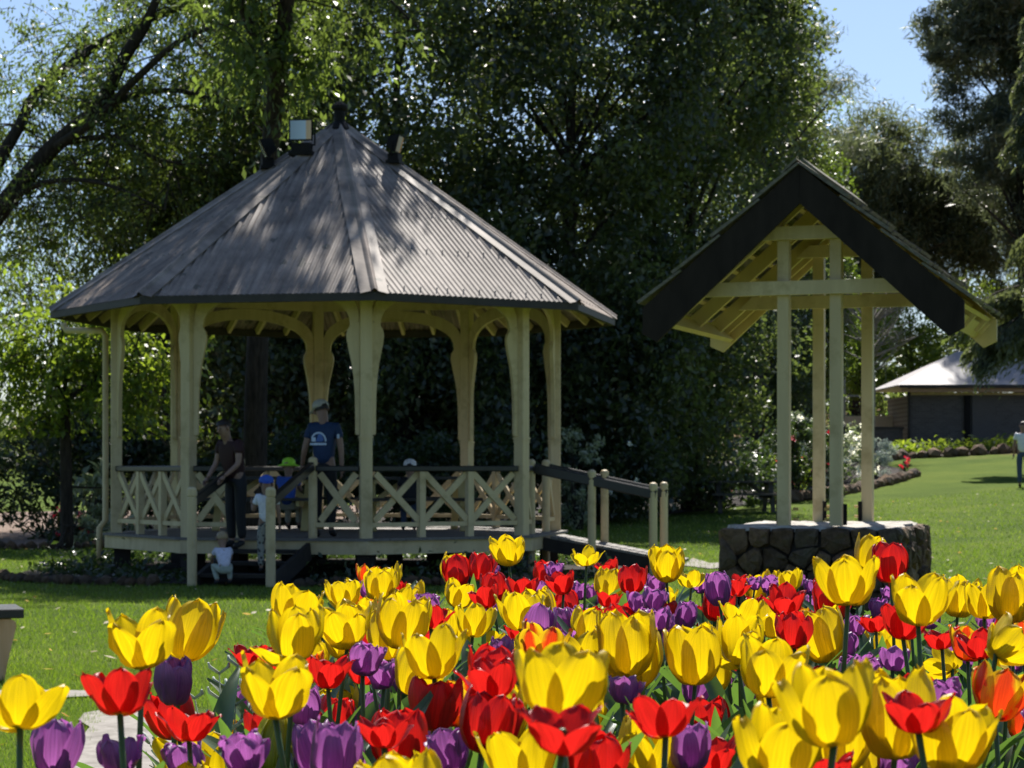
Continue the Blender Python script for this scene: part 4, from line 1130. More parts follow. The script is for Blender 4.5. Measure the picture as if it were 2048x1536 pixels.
# child on the lowest step, toddler crouching
cl_ = stair_mid + GC + stair_dir * 1.12 + Vector((.30, 0, 0))
def pattern_mat():
    m, nt, b, out = new_mat('patterned_cloth'); v = coords(nt, 'Object'); vo = nt.nodes.new('ShaderNodeTexVoronoi'); vo.inputs['Scale'].default_value = 26; nt.links.new(v, vo.inputs[0])
    r = ramp(nt, [(.38, (.03, .03, .028)), (.46, (.28, .28, .24))]); nt.links.new(vo.outputs[0], r.inputs[0]); nt.links.new(r.outputs[0], b.inputs['Base Color']); b.inputs['Roughness'].default_value = .8
    return m
M['pattern'] = pattern_mat()
person('small child in white top, patterned trousers and blue cap on gazebo step', (cl_.x, cl_.y, .15), R(190), 1.10, dict(head0=(0, -.02, 1.52), head1=(0, -.02, 1.66), head2=(0, -.02, 1.76), er=(.24, -.06, 1.16), wr=(.26, -.16, 1.3)), 'white', 'pattern', 'hair', 'blue', short_pants=False, headscale=1.25)
tl_ = stair_mid + GC + stair_dir * 1.35 + Vector((-.12, 0, 0))
person('toddler in white shirt and pale green pants crouching at the gazebo stairs', (tl_.x, tl_.y, .02), R(200), .86,
       dict(pelvis=(0, .16, .40), waist=(0, .10, .54), chest=(0, -.02, .72), neck=(0, -.08, .88), head0=(0, -.12, .96), head1=(0, -.15, 1.10), head2=(0, -.15, 1.20), sl=(-.17, -.05, .82), sr=(.17, -.05, .82), el=(-.24, -.20, .62), er=(.24, -.20, .62), wl=(-.18, -.38, .44), wr=(.18, -.38, .44),
            hl=(-.11, .16, .36), hr=(.11, .16, .36), kl=(-.20, -.22, .46), kr=(.20, -.22, .46), al=(-.15, .06, .08), ar=(.15, .06, .08), tl=(-.17, -.12, .03), tr=(.17, -.12, .03)), 'palewhite', 'palegreen', 'fairhair', None, headscale=1.45)
SIT = dict(pelvis=(0, 0, .50), waist=(0, .0, .66), chest=(0, -.03, .88), neck=(0, -.05, 1.05), head0=(0, -.06, 1.13), head1=(0, -.07, 1.25), head2=(0, -.07, 1.31), sl=(-.17, -.03, 1.0), sr=(.17, -.03, 1.0), el=(-.22, -.16, .78), er=(.22, -.16, .78), wl=(-.12, -.38, .80), wr=(.12, -.38, .80),
           hl=(-.09, -.03, .48), hr=(.09, -.03, .48), kl=(-.11, -.42, .50), kr=(.11, -.42, .50), al=(-.11, -.40, .08), ar=(.11, -.40, .08), tl=(-.11, -.55, .03), tr=(.11, -.55, .03))
person('child in a lime green hat seated at the left gazebo table', GC + Vector((-.72, .10, ZD + .02)), R(170), 1.22, SIT, 'blue', 'khaki', 'fairhair', 'lime', headscale=1.2, brim='all')
person('child in a white cap seated at the right gazebo table', GC + Vector((.97, -.12, ZD + .02)), R(186), 1.20, SIT, 'darkcloth', 'jeans', 'hair', 'white', headscale=1.15)
# man walking at the right edge
mg = ground_at(2046, 975)
person('man in a white t-shirt and jeans walking away at the right edge of the lawn', tuple(mg), R(160), 1.78,
       dict(kl=(-.10, -.12, .52), al=(-.10, .10, .12), tl=(-.11, -.05, .03), kr=(.10, -.05, .50), ar=(.10, -.14, .08), tr=(.11, -.30, .03)), 'white', 'jeans', 'hair')
# distant person seen over the wall
person('distant person in a lime green hat beyond the wall left of the shed', (PX(1788, 87.5), 88.2, 2.1), R(0), 1.6, None, 'palewhite', 'jeans', 'hair', 'lime', brim='all', headscale=1.6)
# ------------------------------------------------------------------ vegetation
def leaf_mesh(name, P, L, W, m, rng, droop=.3, fold=.25, D=None, jit=1.0, tone=None, up=.9):
    """one folded leaf (a quad) at every point; blades lie more or less flat to the sky"""
    P = np.asarray(P); n = len(P)
    a = rng.normal(size=(n, 3)); a[:, 2] -= droop
    if D is not None: a = a * jit + D * 1.4
    a /= np.linalg.norm(a, axis=1)[:, None]
    r = rng.normal(size=(n, 3)); r[:, 2] += up
    b = np.cross(a, r); b /= np.linalg.norm(b, axis=1)[:, None] + 1e-9
    c = np.cross(b, a)
    s = rng.uniform(.45, 1.45, n)[:, None]
    v = np.empty((n, 4, 3))
    v[:, 0] = P - a * L * s * .5
    v[:, 1] = P + b * W * s * .5 + c * W * fold * s
    v[:, 2] = P + a * L * s * .5
    v[:, 3] = P - b * W * s * .5 + c * W * fold * s
    me = np_mesh(name, v.reshape(-1, 3), np.arange(4 * n).reshape(-1, 4), m)
    if tone is None: tone = rng.uniform(0, 1, n)
    at = me.attributes.new('tone', 'FLOAT', 'POINT'); at.data.foreach_set('value', np.repeat(np.asarray(tone, np.float32), 4))
    return me

def ell(rng, c, r, n, lo=.35):
    d = rng.normal(size=(n, 3)); d /= np.linalg.norm(d, axis=1)[:, None]
    q = rng.uniform(lo ** 2, 1, n) ** .5
    # lumpy outline
    k = 1 + .16 * np.sin(d[:, 0] * 5 + c[0]) + .14 * np.sin(d[:, 2] * 7 + c[1] * 2) + .10 * np.sin(d[:, 1] * 6 + d[:, 2] * 4)
    return np.asarray(c) + d * (q * k)[:, None] * np.asarray(r)

def cloud(rng, cl, per, rad, flat=(1, 1, .7)):
    n = len(cl); rr = rng.uniform(.55, 1.35, n) * rad
    cnt = rng.integers(int(per * .5), int(per * 1.5), n)
    idx = np.repeat(np.arange(n), cnt)
    d = rng.normal(size=(len(idx), 3)); d /= np.linalg.norm(d, axis=1)[:, None]
    q = rng.uniform(0, 1, len(idx)) ** .55
    global TONE
    TONE = rng.beta(1.4, 2.2, n)[idx]
    return cl[idx] + d * (q * rr[idx])[:, None] * np.asarray(flat)

def branch_to(mb, p0, p1, r0, rng, sag=.12, n=6):
    p0, p1 = np.asarray(p0, float), np.asarray(p1, float)
    L = np.linalg.norm(p1 - p0); mid = (p0 + p1) / 2 + rng.normal(size=3) * L * .08 + np.array([0, 0, L * sag])
    pts = []
    for i in range(n):
        t = i / (n - 1); pts.append((1 - t) ** 2 * p0 + 2 * t * (1 - t) * mid + t * t * p1)
    mb.tube(pts, [r0 * (1 - .85 * i / (n - 1)) for i in range(n)], 5, cap=False)

def tree(name, label, base, ells, per, rad, L, W, m, bark, seed, trunk=.25, flat=(1, 1, .7), droop=.3, group=None, lo=.35, lean=(0, 0), limbs=26, zmin=.2, cat='tree', fold=.25):
    """ells: (centre, radii, number of clumps); everything relative to the trunk's foot"""
    rng = np.random.default_rng(seed)
    x, y = base; z = tz(x, y)
    t = thing(name, label, cat, (x, y, z), 0, group)
    cl = np.concatenate([ell(rng, c, r, n, lo) for c, r, n in ells])
    cl = cl[cl[:, 2] > zmin]
    P = cloud(rng, cl, per, rad, flat); kk = P[:, 2] > .05
    link('crown', leaf_mesh('crown', P[kk], L, W, m, rng, droop, fold, tone=TONE[kk]), t)
    top = max(c[2] + r[2] * .5 for c, r, n in ells)
    b = MB(); n = 9; pts, rs_ = [], []
    for i in range(n):
        f = i / (n - 1); pts.append((lean[0] * f + .12 * math.sin(f * 5 + seed), lean[1] * f + .10 * math.cos(f * 4 + seed), -.1 + top * f)); rs_.append(trunk * (1.25 if i == 0 else 1) * (1 - .85 * f))
    b.tube(pts, rs_, 9)
    for i in rng.choice(len(cl), min(limbs, len(cl)), replace=False):
        q = cl[i]; f = min(.92, max(.12, (q[2] * .75) / top)); j = f * (n - 1); a = int(j); p = Vector(pts[a]).lerp(Vector(pts[min(a + 1, n - 1)]), j - a)
        branch_to(b, p, q, max(.02, trunk * .42 * (1 - f * .7)), rng)
    b.build('trunk', bark, t, smooth=True)
    return t

# --- the big dark evergreens behind the gazebo and the well
EG = dict(per=275, rad=1.02, L=.165, W=.08, m=M['evergreen'], bark=M['bark'], flat=(1, 1, .82), droop=.25, trunk=.28, lo=.55, group='dark evergreens behind the gazebo')
tree('evergreen_tree', 'tall dark glossy evergreen rising directly behind the gazebo peak', (-2.4, 46.5), [((0, 0, 8.0), (3.6, 3, 6.8), 214), ((0, -.6, 3.0), (3.2, 2.4, 2.9), 103)], seed=1, **EG)
tree('evergreen_tree', 'broad dark glossy evergreen behind the right half of the gazebo roof', (1.4, 48.5), [((0, 0, 8.5), (3.8, 3.2, 7.6), 266), ((0, -.8, 3.0), (3.5, 2.6, 3.0), 125)], seed=2, **EG)
tree('evergreen_tree', 'dark evergreen between the gazebo roof and the well roof, foliage to the ground', (4.4, 52), [((-.1, 0, 10.0), (3.2, 3.2, 7.4), 259), ((-1.5, -.8, 3.0), (2.2, 2.4, 3.0), 96)], seed=3, **EG)
tree('evergreen_tree', 'dark evergreen standing behind the left slope of the well roof', (9.2, 80), [((-.4, 0, 10.5), (3.0, 2.6, 9.8), 244), ((-.1, .2, 3.4), (2.7, 2.2, 3.2), 96)], seed=4, **EG)
tree('broadleaf_tree', 'brighter green tree at the right end of the dark evergreens, above the well roof', (12.0, 85.2), [((-.5, 0, 9.6), (2.1, 2.0, 5.9), 150), ((-.1, -.4, 5.4), (1.9, 1.7, 3.9), 90), ((-2.6, -.5, 12.0), (1.7, 1.5, 2.3), 50)], 160, .85, .18, .09, M['evergreen_light'], M['bark'], 5, flat=(.9, .9, 1.1), droop=.5, lo=.5)
tree('evergreen_tree', 'dark evergreen seen through the left arches of the gazebo', (-6.0, 50), [((0, 0, 5.4), (3.2, 3, 4.6), 125), ((0, -.8, 2.6), (3.2, 2.4, 2.6), 103)], seed=6, **{**EG, 'trunk': .13})
# dark pine tips behind, against the sky
def pine(label, base, h, ells, seed, m='needle', group=None, per=70, rad=.8, L=.34, W=.035, trunk=.32, limbs=40, flat=(1, 1, .6), droop=-.3):
    return tree('pine_tree', label, base, ells, per, rad, L, W, M[m], M['bark'], seed, trunk=trunk, flat=flat, droop=droop, group=group, lo=.3, limbs=limbs)
pine('dark pine whose tips stick out over the evergreens at the top of the sky gap', (8.6, 76), 20, [((0, 0, 15.6), (1.5, 2, 3.6), 60), ((1.6, 0, 15.2), (1.1, 1.0, .8), 16), ((2.6, 0, 13.4), (1.0, .9, .7), 14), ((3.2, 0, 11.4), (.9, .8, .6), 12), ((.3, 0, 9), (1.8, 2, 3), 50)], 31)
pine('tall dark pine filling the top right corner', (23.5, 99), 22, [((0, 0, 20.6), (4.2, 3, 5.2), 260), ((-2.0, 0, 17.9), (2.6, 2.2, 2.8), 110), ((-.4, 0, 12.7), (3.3, 2.4, 3.3), 150), ((1.7, 0, 9.8), (2.9, 2.4, 3.2), 110)], 32, per=170, rad=.9, L=.40, W=.06)
tree('casuarina_tree', 'grey-green fine-leaved tree below the pine, right of the well roof', (16.5, 104), [((.4, 0, 11.4), (2.7, 2.4, 3.9), 170), ((3.3, .5, 10.5), (3.4, 2, 4.1), 220), ((.4, 0, 6.8), (2.5, 2, 3.4), 90), ((5.8, 1, 9.1), (2.8, 2, 3.4), 120)], 160, .9, .38, .055, M['cedar'], M['bark'], 33, flat=(1, 1, .9), droop=.6, lo=.3)
# cedar at the right edge, layered drooping sprays
def cedar():
    rng = np.random.default_rng(34); x, y = 16.5, 66.0; z = tz(x, y)
    t = thing('cedar_tree', 'cedar with layered drooping grey-green branches at the right edge', 'tree', (x, y, z))
    b = MB(); b.tube([(0, 0, -.1), (.05, 0, 5), (0, 0, 10), (.05, 0, 15)], [.3, .22, .14, .03], 8)
    P, D = [], []
    for i in range(70):
        h = rng.uniform(4.0, 14.5); a = rng.uniform(0, 2 * np.pi); Lb = (1 - (h / 16)) * 3.6 + .5; Lb *= rng.uniform(.7, 1.1)
        if h < 5.0:
            a = rng.uniform(np.pi * .8, np.pi * 1.2); Lb = rng.uniform(1.8, 2.8)
        dr = np.array([np.cos(a), np.sin(a), 0]); pts = []
        for k in range(8):
            f = k / 7; pts.append(np.array([0, 0, h]) + dr * Lb * f + np.array([0, 0, .35 * f - 1.15 * f * f * (.6 + Lb * .2)]))
        b.tube(pts, [.06 * (1 - .8 * k / 7) for k in range(8)], 5, cap=False)
        n = int(Lb * 520); f = rng.uniform(.15, 1, n); j = f * 7; ii = np.minimum(j.astype(int), 6); pa = np.array(pts)
        p = pa[ii] + (pa[ii + 1] - pa[ii]) * (j - ii)[:, None]
        sd = np.array([-dr[1], dr[0], 0]); w = (1 - f * .6) * .75
        u = rng.uniform(-1, 1, n)
        p = p + sd * (u * w)[:, None] + np.stack([np.zeros(n), np.zeros(n), -.35 * np.abs(u) * w - rng.exponential(.16, n)], -1)
        P.append(p); D.append(np.tile(dr * .5 + np.array([0, 0, -.9]), (n, 1)))
    P, D = np.concatenate(P), np.concatenate(D)
    link('crown', leaf_mesh('crown', P, .24, .055, M['cedar'], rng, 0, .2, D, .6), t)
    b.build('trunk', M['bark'], t, smooth=True)
cedar()
# young bright trees behind the shed
for i, (x, y, h, lb) in enumerate(((15.6, 96, 6.4, 'young bright green tree behind the left end of the shed roof'), (18.3, 98, 6.8, 'yellow-green tree behind the middle of the shed roof'), (21.6, 97, 6.2, 'light green tree behind the shed at the right edge'))):
    tree('young_tree', lb, (x, y), [((0, 0, h * .66), (1.9, 1.6, h * .34), 60), ((.3, 0, h * .4), (1.7, 1.4, h * .22), 30)], 75, .62, .17, .09, M['lime_leaf'], M['bark'], 50 + i, flat=(1, 1, .8), trunk=.13, lo=.25)
# bare twiggy shrub
def bare():
    rng = np.random.default_rng(60); x, y = 13.05, 78.0
    t = thing('bare_shrub', 'leafless grey twiggy tree right of the well roof', 'tree', (x, y, tz(x, y)))
    b = MB(); b.tube([(0, 0, -.1), (.1, 0, 2.5), (.0, 0, 5.2)], [.12, .09, .05], 7)
    for i in range(46):
        h = rng.uniform(3.2, 6.2); a = rng.uniform(0, 2 * np.pi); L = rng.uniform(1.0, 2.6)
        e = np.array([np.cos(a) * L, np.sin(a) * L, h + rng.uniform(.3, 2.2)]); s = np.array([0, 0, min(h, 5.0)])
        branch_to(b, s, e, .035, rng, -.05)
        for k in range(3):
            f = rng.uniform(.4, .9); q = s + (e - s) * f; branch_to(b, q, q + rng.normal(size=3) * .45 + np.array([0, 0, .35]), .014, rng, 0, 4)
    b.build('branches', M['twig'], t)
bare()
tree('evergreen_tree', 'dark bushy tree filling the gap behind the retaining wall', (11.2, 92), [((0, 0, 4.2), (3.2, 2.2, 3.6), 110)], 130, .8, .17, .085, M['evergreen_light'], M['bark'], 36, lo=.4)

# --- left: ash trees with leaning limbs and drooping leafy sprays
def ash(label, base, limbs, sprays, seed, m='ash', per=34, L=.145, W=.052, group=None, slen=(.7, 1.5), r0=.17, name='ash_tree', extra=(), back=-.1, zlow=.1):
    """limbs: polylines in world (x, y, z, radius); leafy sprays hang from the limbs' outer parts"""
    rng = np.random.default_rng(seed); x, y = base; z = tz(x, y); o = np.array([x, y, z])
    t = thing(name, label, 'tree', tuple(o), 0, group)
    allp = []
    for lm in limbs:
        pts = np.array([p[:3] for p in lm]) - o; rad = [p[3] for p in lm]
        # smooth the polyline
        T = np.linspace(0, len(pts) - 1, (len(pts) - 1) * 4 + 1); ii = np.minimum(T.astype(int), len(pts) - 2); f = (T - ii)
        def cr(A):
            A = np.asarray(A, float); p0 = A[np.maximum(ii - 1, 0)]; p1 = A[ii]; p2 = A[ii + 1]; p3 = A[np.minimum(ii + 2, len(A) - 1)]
            ff = f if A.ndim == 1 else f[:, None]
            return .5 * (2 * p1 + (p2 - p0) * ff + (2 * p0 - 5 * p1 + 4 * p2 - p3) * ff ** 2 + (3 * p1 - p0 - 3 * p2 + p3) * ff ** 3)
        sp, sr = cr(pts), np.maximum(cr(rad), .008)
        b = MB(); b.tube([tuple(p) for p in sp], list(sr), 8); b.build('limb', M['bark'], t, smooth=True)
        allp.append(np.concatenate([sp, sr[:, None]], 1))
    A = np.concatenate(allp)
    thin = A[A[:, 3] < .13]
    b = MB(); P, D, TN = [], [], []
    def spray(p, d, Ls, n):
        d = d / np.linalg.norm(d); pts = []
        for k in range(6):
            f = k / 5; pts.append(p + d * Ls * f + np.array([0, 0, -.55 * Ls * f * f]))
        b.tube(pts, [.012 * (1 - .7 * k / 5) for k in range(6)], 3, cap=False)
        pa = np.array(pts); f = rng.uniform(.1, 1, n) * 5; ii = np.minimum(f.astype(int), 4)
        q = pa[ii] + (pa[ii + 1] - pa[ii]) * (f - ii)[:, None] + rng.normal(size=(n, 3)) * .11
        P.append(q); D.append(np.tile(d * .4 + np.array([0, 0, -.8]), (n, 1))); TN.append(np.full(n, tcur[0] + rng.normal() * .08))
    tcur = [.4]
    for i in range(sprays):
        tcur[0] = rng.beta(1.3, 2.2)
        a = thin[rng.integers(len(thin))][:3]
        dd = rng.normal(size=3) * np.array([1, .8, .5]) + np.array([.15, back, .05])
        L2 = rng.uniform(.5, 2.0); e = a + dd / np.linalg.norm(dd) * L2
        branch_to(b, a, e, .022, rng, .1, 5)
        for k in range(5):
            f = rng.uniform(.25, 1); q = a + (e - a) * f
            spray(q, rng.normal(size=3) * np.array([1, 1, .45]) + dd * .5 + np.array([0, 0, .1]), rng.uniform(*slen), int(per * rng.uniform(.6, 1.4)))
    for c, r, n in extra:
        for p in ell(rng, np.array(c) - o, r, n, .1):
            tcur[0] = rng.beta(1.3, 2.2); spray(p, rng.normal(size=3) * np.array([1, 1, .5]), rng.uniform(*slen), int(per * rng.uniform(.7, 1.5)))
    b.build('twigs', M['bark'], t)
    P, D, TN = np.concatenate(P), np.concatenate(D), np.clip(np.concatenate(TN), 0, 1)
    kk = P[:, 2] > zlow
    link('crown', leaf_mesh('crown', P[kk], L, W, M[m], rng, 0, .25, D[kk], .9, tone=TN[kk]), t)
    return t
def wp(px, py, Y, r): return (PX(px, Y), Y, PZ(py, Y), r)
ash('large ash tree with dark leaning limbs reaching in from the top left', (-14.6, 45.0),
    [[(-14.6, 45.0, -.1, .48), (-13.7, 45.0, 2.8, .40), wp(-60, 500, 45.0, 0.246), wp(0, 420, 44.9, 0.219), wp(100, 300, 44.7, 0.183), wp(195, 215, 44.5, 0.155), wp(245, 120, 44.2, 0.136), wp(290, 50, 44.0, 0.119), wp(330, -40, 43.8, 0.039)],
     [wp(-60, 500, 45.0, 0.183), wp(-20, 360, 45.4, 0.155), wp(40, 250, 45.6, 0.128), wp(70, 190, 45.6, 0.114), wp(150, 120, 45.6, 0.101), wp(250, 60, 45.6, 0.091), wp(380, 10, 45.2, 0.064), wp(480, -10, 44.7, 0.037)],
     [wp(100, 300, 44.7, 0.109), wp(190, 240, 44.0, 0.091), wp(280, 150, 43.3, 0.077), wp(380, 70, 42.8, 0.055), wp(500, 50, 42.4, 0.037), wp(620, 60, 42.1, 0.018)],
     [wp(110, 290, 44.7, 0.082), wp(220, 275, 44.2, 0.055), wp(320, 320, 43.8, 0.037), wp(420, 330, 43.3, 0.018)],
     [wp(20, 400, 44.9, 0.082), wp(90, 365, 44.2, 0.055), wp(200, 365, 43.5, 0.041), wp(330, 420, 43.1, 0.018)],
     [wp(200, 210, 44.5, 0.073), wp(330, 180, 44.0, 0.055), wp(450, 210, 43.5, 0.037), wp(560, 290, 43.1, 0.018)],
     [wp(330, -40, 43.8, 0.082), wp(520, -60, 42.6, 0.064), wp(720, -40, 41.7, 0.037), wp(840, 60, 41.2, 0.018)]],
    130, 71, slen=(.7, 1.5), L=.125, W=.046, back=.7, per=40,
    extra=[((PX(90, 47.5), 47.5, PZ(170, 47.5)), (2.6, 1.0, 2.6), 90), ((PX(330, 47), 47, PZ(120, 47)), (2.6, 1.0, 2.2), 110), ((PX(120, 47.5), 47.5, PZ(480, 47.5)), (2.4, 1.0, 1.9), 120), ((PX(330, 47.5), 47.5, PZ(400, 47.5)), (2.0, 1.0, 1.8), 110), ((PX(10, 47.5), 47.5, PZ(570, 47.5)), (1.9, 1.0, 1.3), 90)])
ash('ash tree behind the gazebo with a light leafy crown left of the roof peak', (-7.4, 47.5),
    [[(-7.4, 47.5, -.1, .24), wp(330, 640, 47.6, 0.112), wp(360, 420, 47.5, 0.086), wp(420, 260, 47.3, 0.066), wp(520, 120, 47.0, 0.04), wp(600, -30, 46.6, 0.02)],
     [wp(345, 500, 47.5, 0.073), wp(300, 400, 47.3, 0.053), wp(230, 330, 47.0, 0.033), wp(160, 330, 46.6, 0.013)],
     [wp(380, 380, 47.4, 0.066), wp(480, 330, 47.0, 0.046), wp(560, 250, 46.8, 0.033), wp(680, 170, 46.4, 0.017)]],
    130, 72, slen=(.7, 1.5), L=.13, W=.048, per=40, extra=[((PX(560, 48), 48, PZ(200, 48)), (2.4, 1.2, 2.4), 170), ((PX(420, 49), 49, PZ(480, 49)), (2.2, 1.0, 2.2), 140)])
# the crown that spreads above the back of the gazebo and dapples its roof
ash('tall light tree behind the gazebo, its crown spreading above the top of the photo', (-4.6, 38.2),
    [[(-4.6, 38.2, -.1, .24), (-4.5, 38.0, 4, .19), (-4.1, 37.2, 8, .15), (-3.6, 36.0, 10.6, .11), (-3.4, 34.6, 12.2, .08), (-3.6, 33.2, 12.6, .03)],
     [(-4.1, 37.2, 8, .11), (-5.0, 36.2, 10.4, .09), (-5.2, 34.8, 11.6, .06), (-5.6, 33.4, 11.9, .02)],
     [(-3.6, 36.0, 10.6, .09), (-2.4, 35.4, 11.8, .07), (-2.0, 34.4, 12.5, .03)]],
    115, 73, slen=(.7, 1.4), per=44, L=.17, W=.07)
# bright low foliage left of the gazebo
ash('bright green leafy tree lit by the sun, left of the gazebo posts', (-7.6, 36.6),
    [[(-7.6, 36.6, -.1, .12), wp(130, 820, 36.6, .09), wp(120, 700, 36.6, .06), wp(150, 600, 36.4, .02)],
     [wp(130, 800, 36.6, .06), wp(230, 740, 36.4, .04), wp(330, 720, 36.2, .02)],
     [wp(128, 780, 36.6, .06), wp(50, 720, 36.4, .04), wp(-40, 700, 36.2, .02)]],
    34, 74, m='lime_leaf', L=.125, W=.058, slen=(.5, 1.0), per=40, zlow=1.9, name='maple_tree',
    extra=[((PX(300, 36.5), 36.5, PZ(790, 36.5)), (.85, .5, 1.0), 34), ((PX(60, 36), 36, PZ(670, 36)), (1.2, .5, 1.5), 42), ((PX(205, 36.5), 36.5, PZ(670, 36.5)), (1.1, .5, 1.3), 30)])

# --- shrubs
def shrub(label, p, r, n, per, L, W, m, seed, name='shrub', droop=.1, rad=.28, flowers=None, lo=.4, group=None, flat=(1, 1, .8)):
    rng = np.random.default_rng(seed); x, y = p[0], p[1]; z = tz(x, y)
    t = thing(name, label, 'shrub', (x, y, z), 0, group)
    cl = ell(rng, (0, 0, r[2] * .62), (r[0], r[1], r[2] * .62), n, lo); cl = cl[cl[:, 2] > .03]
    P = cloud(rng, cl, per, rad, flat); kk = P[:, 2] > .02
    link('foliage', leaf_mesh('foliage', P[kk], L, W, m, rng, droop, tone=TONE[kk]), t)
    b = MB()
    for i in rng.choice(len(cl), min(14, len(cl)), replace=False): branch_to(b, (rng.normal() * .05, rng.normal() * .05, -.03), cl[i], .02, rng, .05, 5)
    b.build('stems', M['bark'], t)
    if flowers:
        fm, k, sz = flowers
        c = cl[rng.choice(len(cl), k, replace=k > len(cl))] + rng.normal(size=(k, 3)) * rad * .5 + np.array([0, -r[1] * .25, rad * .3])
        idx = np.repeat(np.arange(k), 7); Q = c[idx] + rng.normal(size=(k * 7, 3)) * sz * .38
        link('blossoms', leaf_mesh('blossoms', Q, sz, sz * .8, fm, rng, 0, .3), t)
    return t
def G(px, py): return ground_at(px, py)
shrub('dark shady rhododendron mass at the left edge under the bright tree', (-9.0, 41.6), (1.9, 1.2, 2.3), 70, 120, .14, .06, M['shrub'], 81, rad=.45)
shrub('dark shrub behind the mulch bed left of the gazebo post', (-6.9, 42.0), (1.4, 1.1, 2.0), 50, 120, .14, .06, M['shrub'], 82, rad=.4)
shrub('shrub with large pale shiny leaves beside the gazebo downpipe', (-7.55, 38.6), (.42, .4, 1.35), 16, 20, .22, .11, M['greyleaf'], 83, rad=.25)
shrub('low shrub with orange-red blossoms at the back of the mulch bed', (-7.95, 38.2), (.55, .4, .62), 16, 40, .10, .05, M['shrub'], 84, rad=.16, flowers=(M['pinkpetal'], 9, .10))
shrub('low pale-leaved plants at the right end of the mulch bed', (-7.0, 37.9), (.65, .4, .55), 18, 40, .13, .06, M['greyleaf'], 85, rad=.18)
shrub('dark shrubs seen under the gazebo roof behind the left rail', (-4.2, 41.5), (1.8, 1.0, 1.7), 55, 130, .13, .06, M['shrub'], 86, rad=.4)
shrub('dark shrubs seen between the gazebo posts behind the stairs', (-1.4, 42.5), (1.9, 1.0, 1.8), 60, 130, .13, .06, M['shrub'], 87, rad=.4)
shrub('dark shrub with pale highlights behind the ramp rails', (1.9, 46.0), (1.6, 1.0, 1.5), 50, 110, .13, .06, M['shrub'], 88, rad=.35, flowers=(M['whitepetal'], 14, .09))  # the white petals stand in for pale highlights on the leaves
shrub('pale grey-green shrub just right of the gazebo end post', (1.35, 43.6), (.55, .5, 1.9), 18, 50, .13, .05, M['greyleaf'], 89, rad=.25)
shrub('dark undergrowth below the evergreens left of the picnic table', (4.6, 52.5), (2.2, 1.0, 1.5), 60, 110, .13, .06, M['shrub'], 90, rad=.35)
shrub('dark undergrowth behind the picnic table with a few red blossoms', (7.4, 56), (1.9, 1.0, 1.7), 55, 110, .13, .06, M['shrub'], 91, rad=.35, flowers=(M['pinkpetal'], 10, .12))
g1 = G(1690, 975); g2 = G(1770, 958); g3 = G(1600, 990); g4 = G(1640, 985)
shrub('white-flowered bush seen between the right well posts', (g1.x, g1.y + 1.2), (1.25, .8, 1.5), 50, 70, .10, .05, M['greyleaf'], 92, rad=.26, flowers=(M['whitepetal'], 90, .10))
shrub('fine silvery bush at the right end of the white-flowered bed', (g2.x - .2, g2.y + .8), (.72, .6, 1.05), 34, 90, .10, .03, M['silver'], 93, rad=.2)
shrub('flowering bush with yellow-green leaves between the left well posts', (g3.x, g3.y + .7), (.75, .6, 1.05), 30, 60, .10, .05, M['lime_leaf'], 94, rad=.22, flowers=(M['pinkpetal'], 9, .09))
shrub('tall white-flowered shrub at the back, between the left and middle well posts', (g4.x - .3, g4.y + 4), (1.0, .8, 1.7), 34, 60, .12, .06, M['greyleaf'], 95, rad=.3, flowers=(M['whitepetal'], 60, .11))
shrub('small plant with bright pink flowers beside the middle well post', (G(1657, 960).x, G(1657, 960).y + .5), (.22, .2, .45), 8, 20, .07, .04, M['shrub'], 96, rad=.1, flowers=(M['pinkpetal'], 9, .10))
shrub('small magenta flower clump at the right end of the stone edging', (G(1812, 945).x, G(1812, 945).y), (.28, .22, .42), 8, 22, .08, .04, M['shrub'], 97, rad=.1, flowers=(M['pinkpetal'], 8, .09))
# bedding plants in front of the shed: many small rosettes, one planting
def bedding():
    rng = np.random.default_rng(98); P = []
    a, c = G(1800, 915), G(2060, 901)
    for i in range(70):
        f = rng.uniform(0, 1); o = np.array([a.x + (c.x - a.x) * f, a.y + (c.y - a.y) * f + rng.uniform(.3, 1.6), 0]); o[2] = tz(o[0], o[1]) + .22
        P.append(o + rng.normal(size=(26, 3)) * np.array([.22, .22, .13]))
    tag(link('bedding_plants', leaf_mesh('bedding_plants', np.concatenate(P), .20, .09, M['lime_leaf'], rng, -.3)), 'low yellow-green bedding plants in front of the shed', 'bedding plants', kind='stuff')
bedding()
def groundcover():
    rng = np.random.default_rng(99); n = 5200
    a = rng.uniform(0, 2 * np.pi, n); q = rng.uniform(.74, 1, n)
    x = GC.x + 4.15 * q * np.sin(a); y = GC.y - 3.95 * q * np.cos(a)
    k = ~((np.abs(x - (GC.x - .85)) < .75) & (y < GC.y)) & ~((x > GC.x + 2.3) & (np.abs(y - (GC.y - .6)) < 1.2)); x, y = x[k], y[k]
    P = np.stack([x, y, .03 + rng.exponential(.07, len(x))], -1)
    tag(link('groundcover', leaf_mesh('groundcover', P, .09, .045, M['shrub'], rng, -.2)), 'low dark groundcover plants round the gazebo base', 'groundcover', kind='stuff')
groundcover()
# a far wood closes the view behind everything
def far_wood():
    rng = np.random.default_rng(100); cl = []
    for i in range(520):
        x = rng.uniform(-34, 44); y = rng.uniform(104, 116); h = 4.2 + 2.2 * math.sin(x * .31) + 1.5 * math.sin(x * .83 + 1)
        cl.append((x, y, tz(x, y) + rng.uniform(.2, max(1.5, h))))
    P = cloud(rng, np.array(cl), 95, 1.5, (1, 1, .8))
    tag(link('far_woods', leaf_mesh('far_woods', P, .42, .24, M['evergreen'], rng, .2)), 'mass of dark woodland far behind the garden', 'woods', kind='stuff')
far_wood()
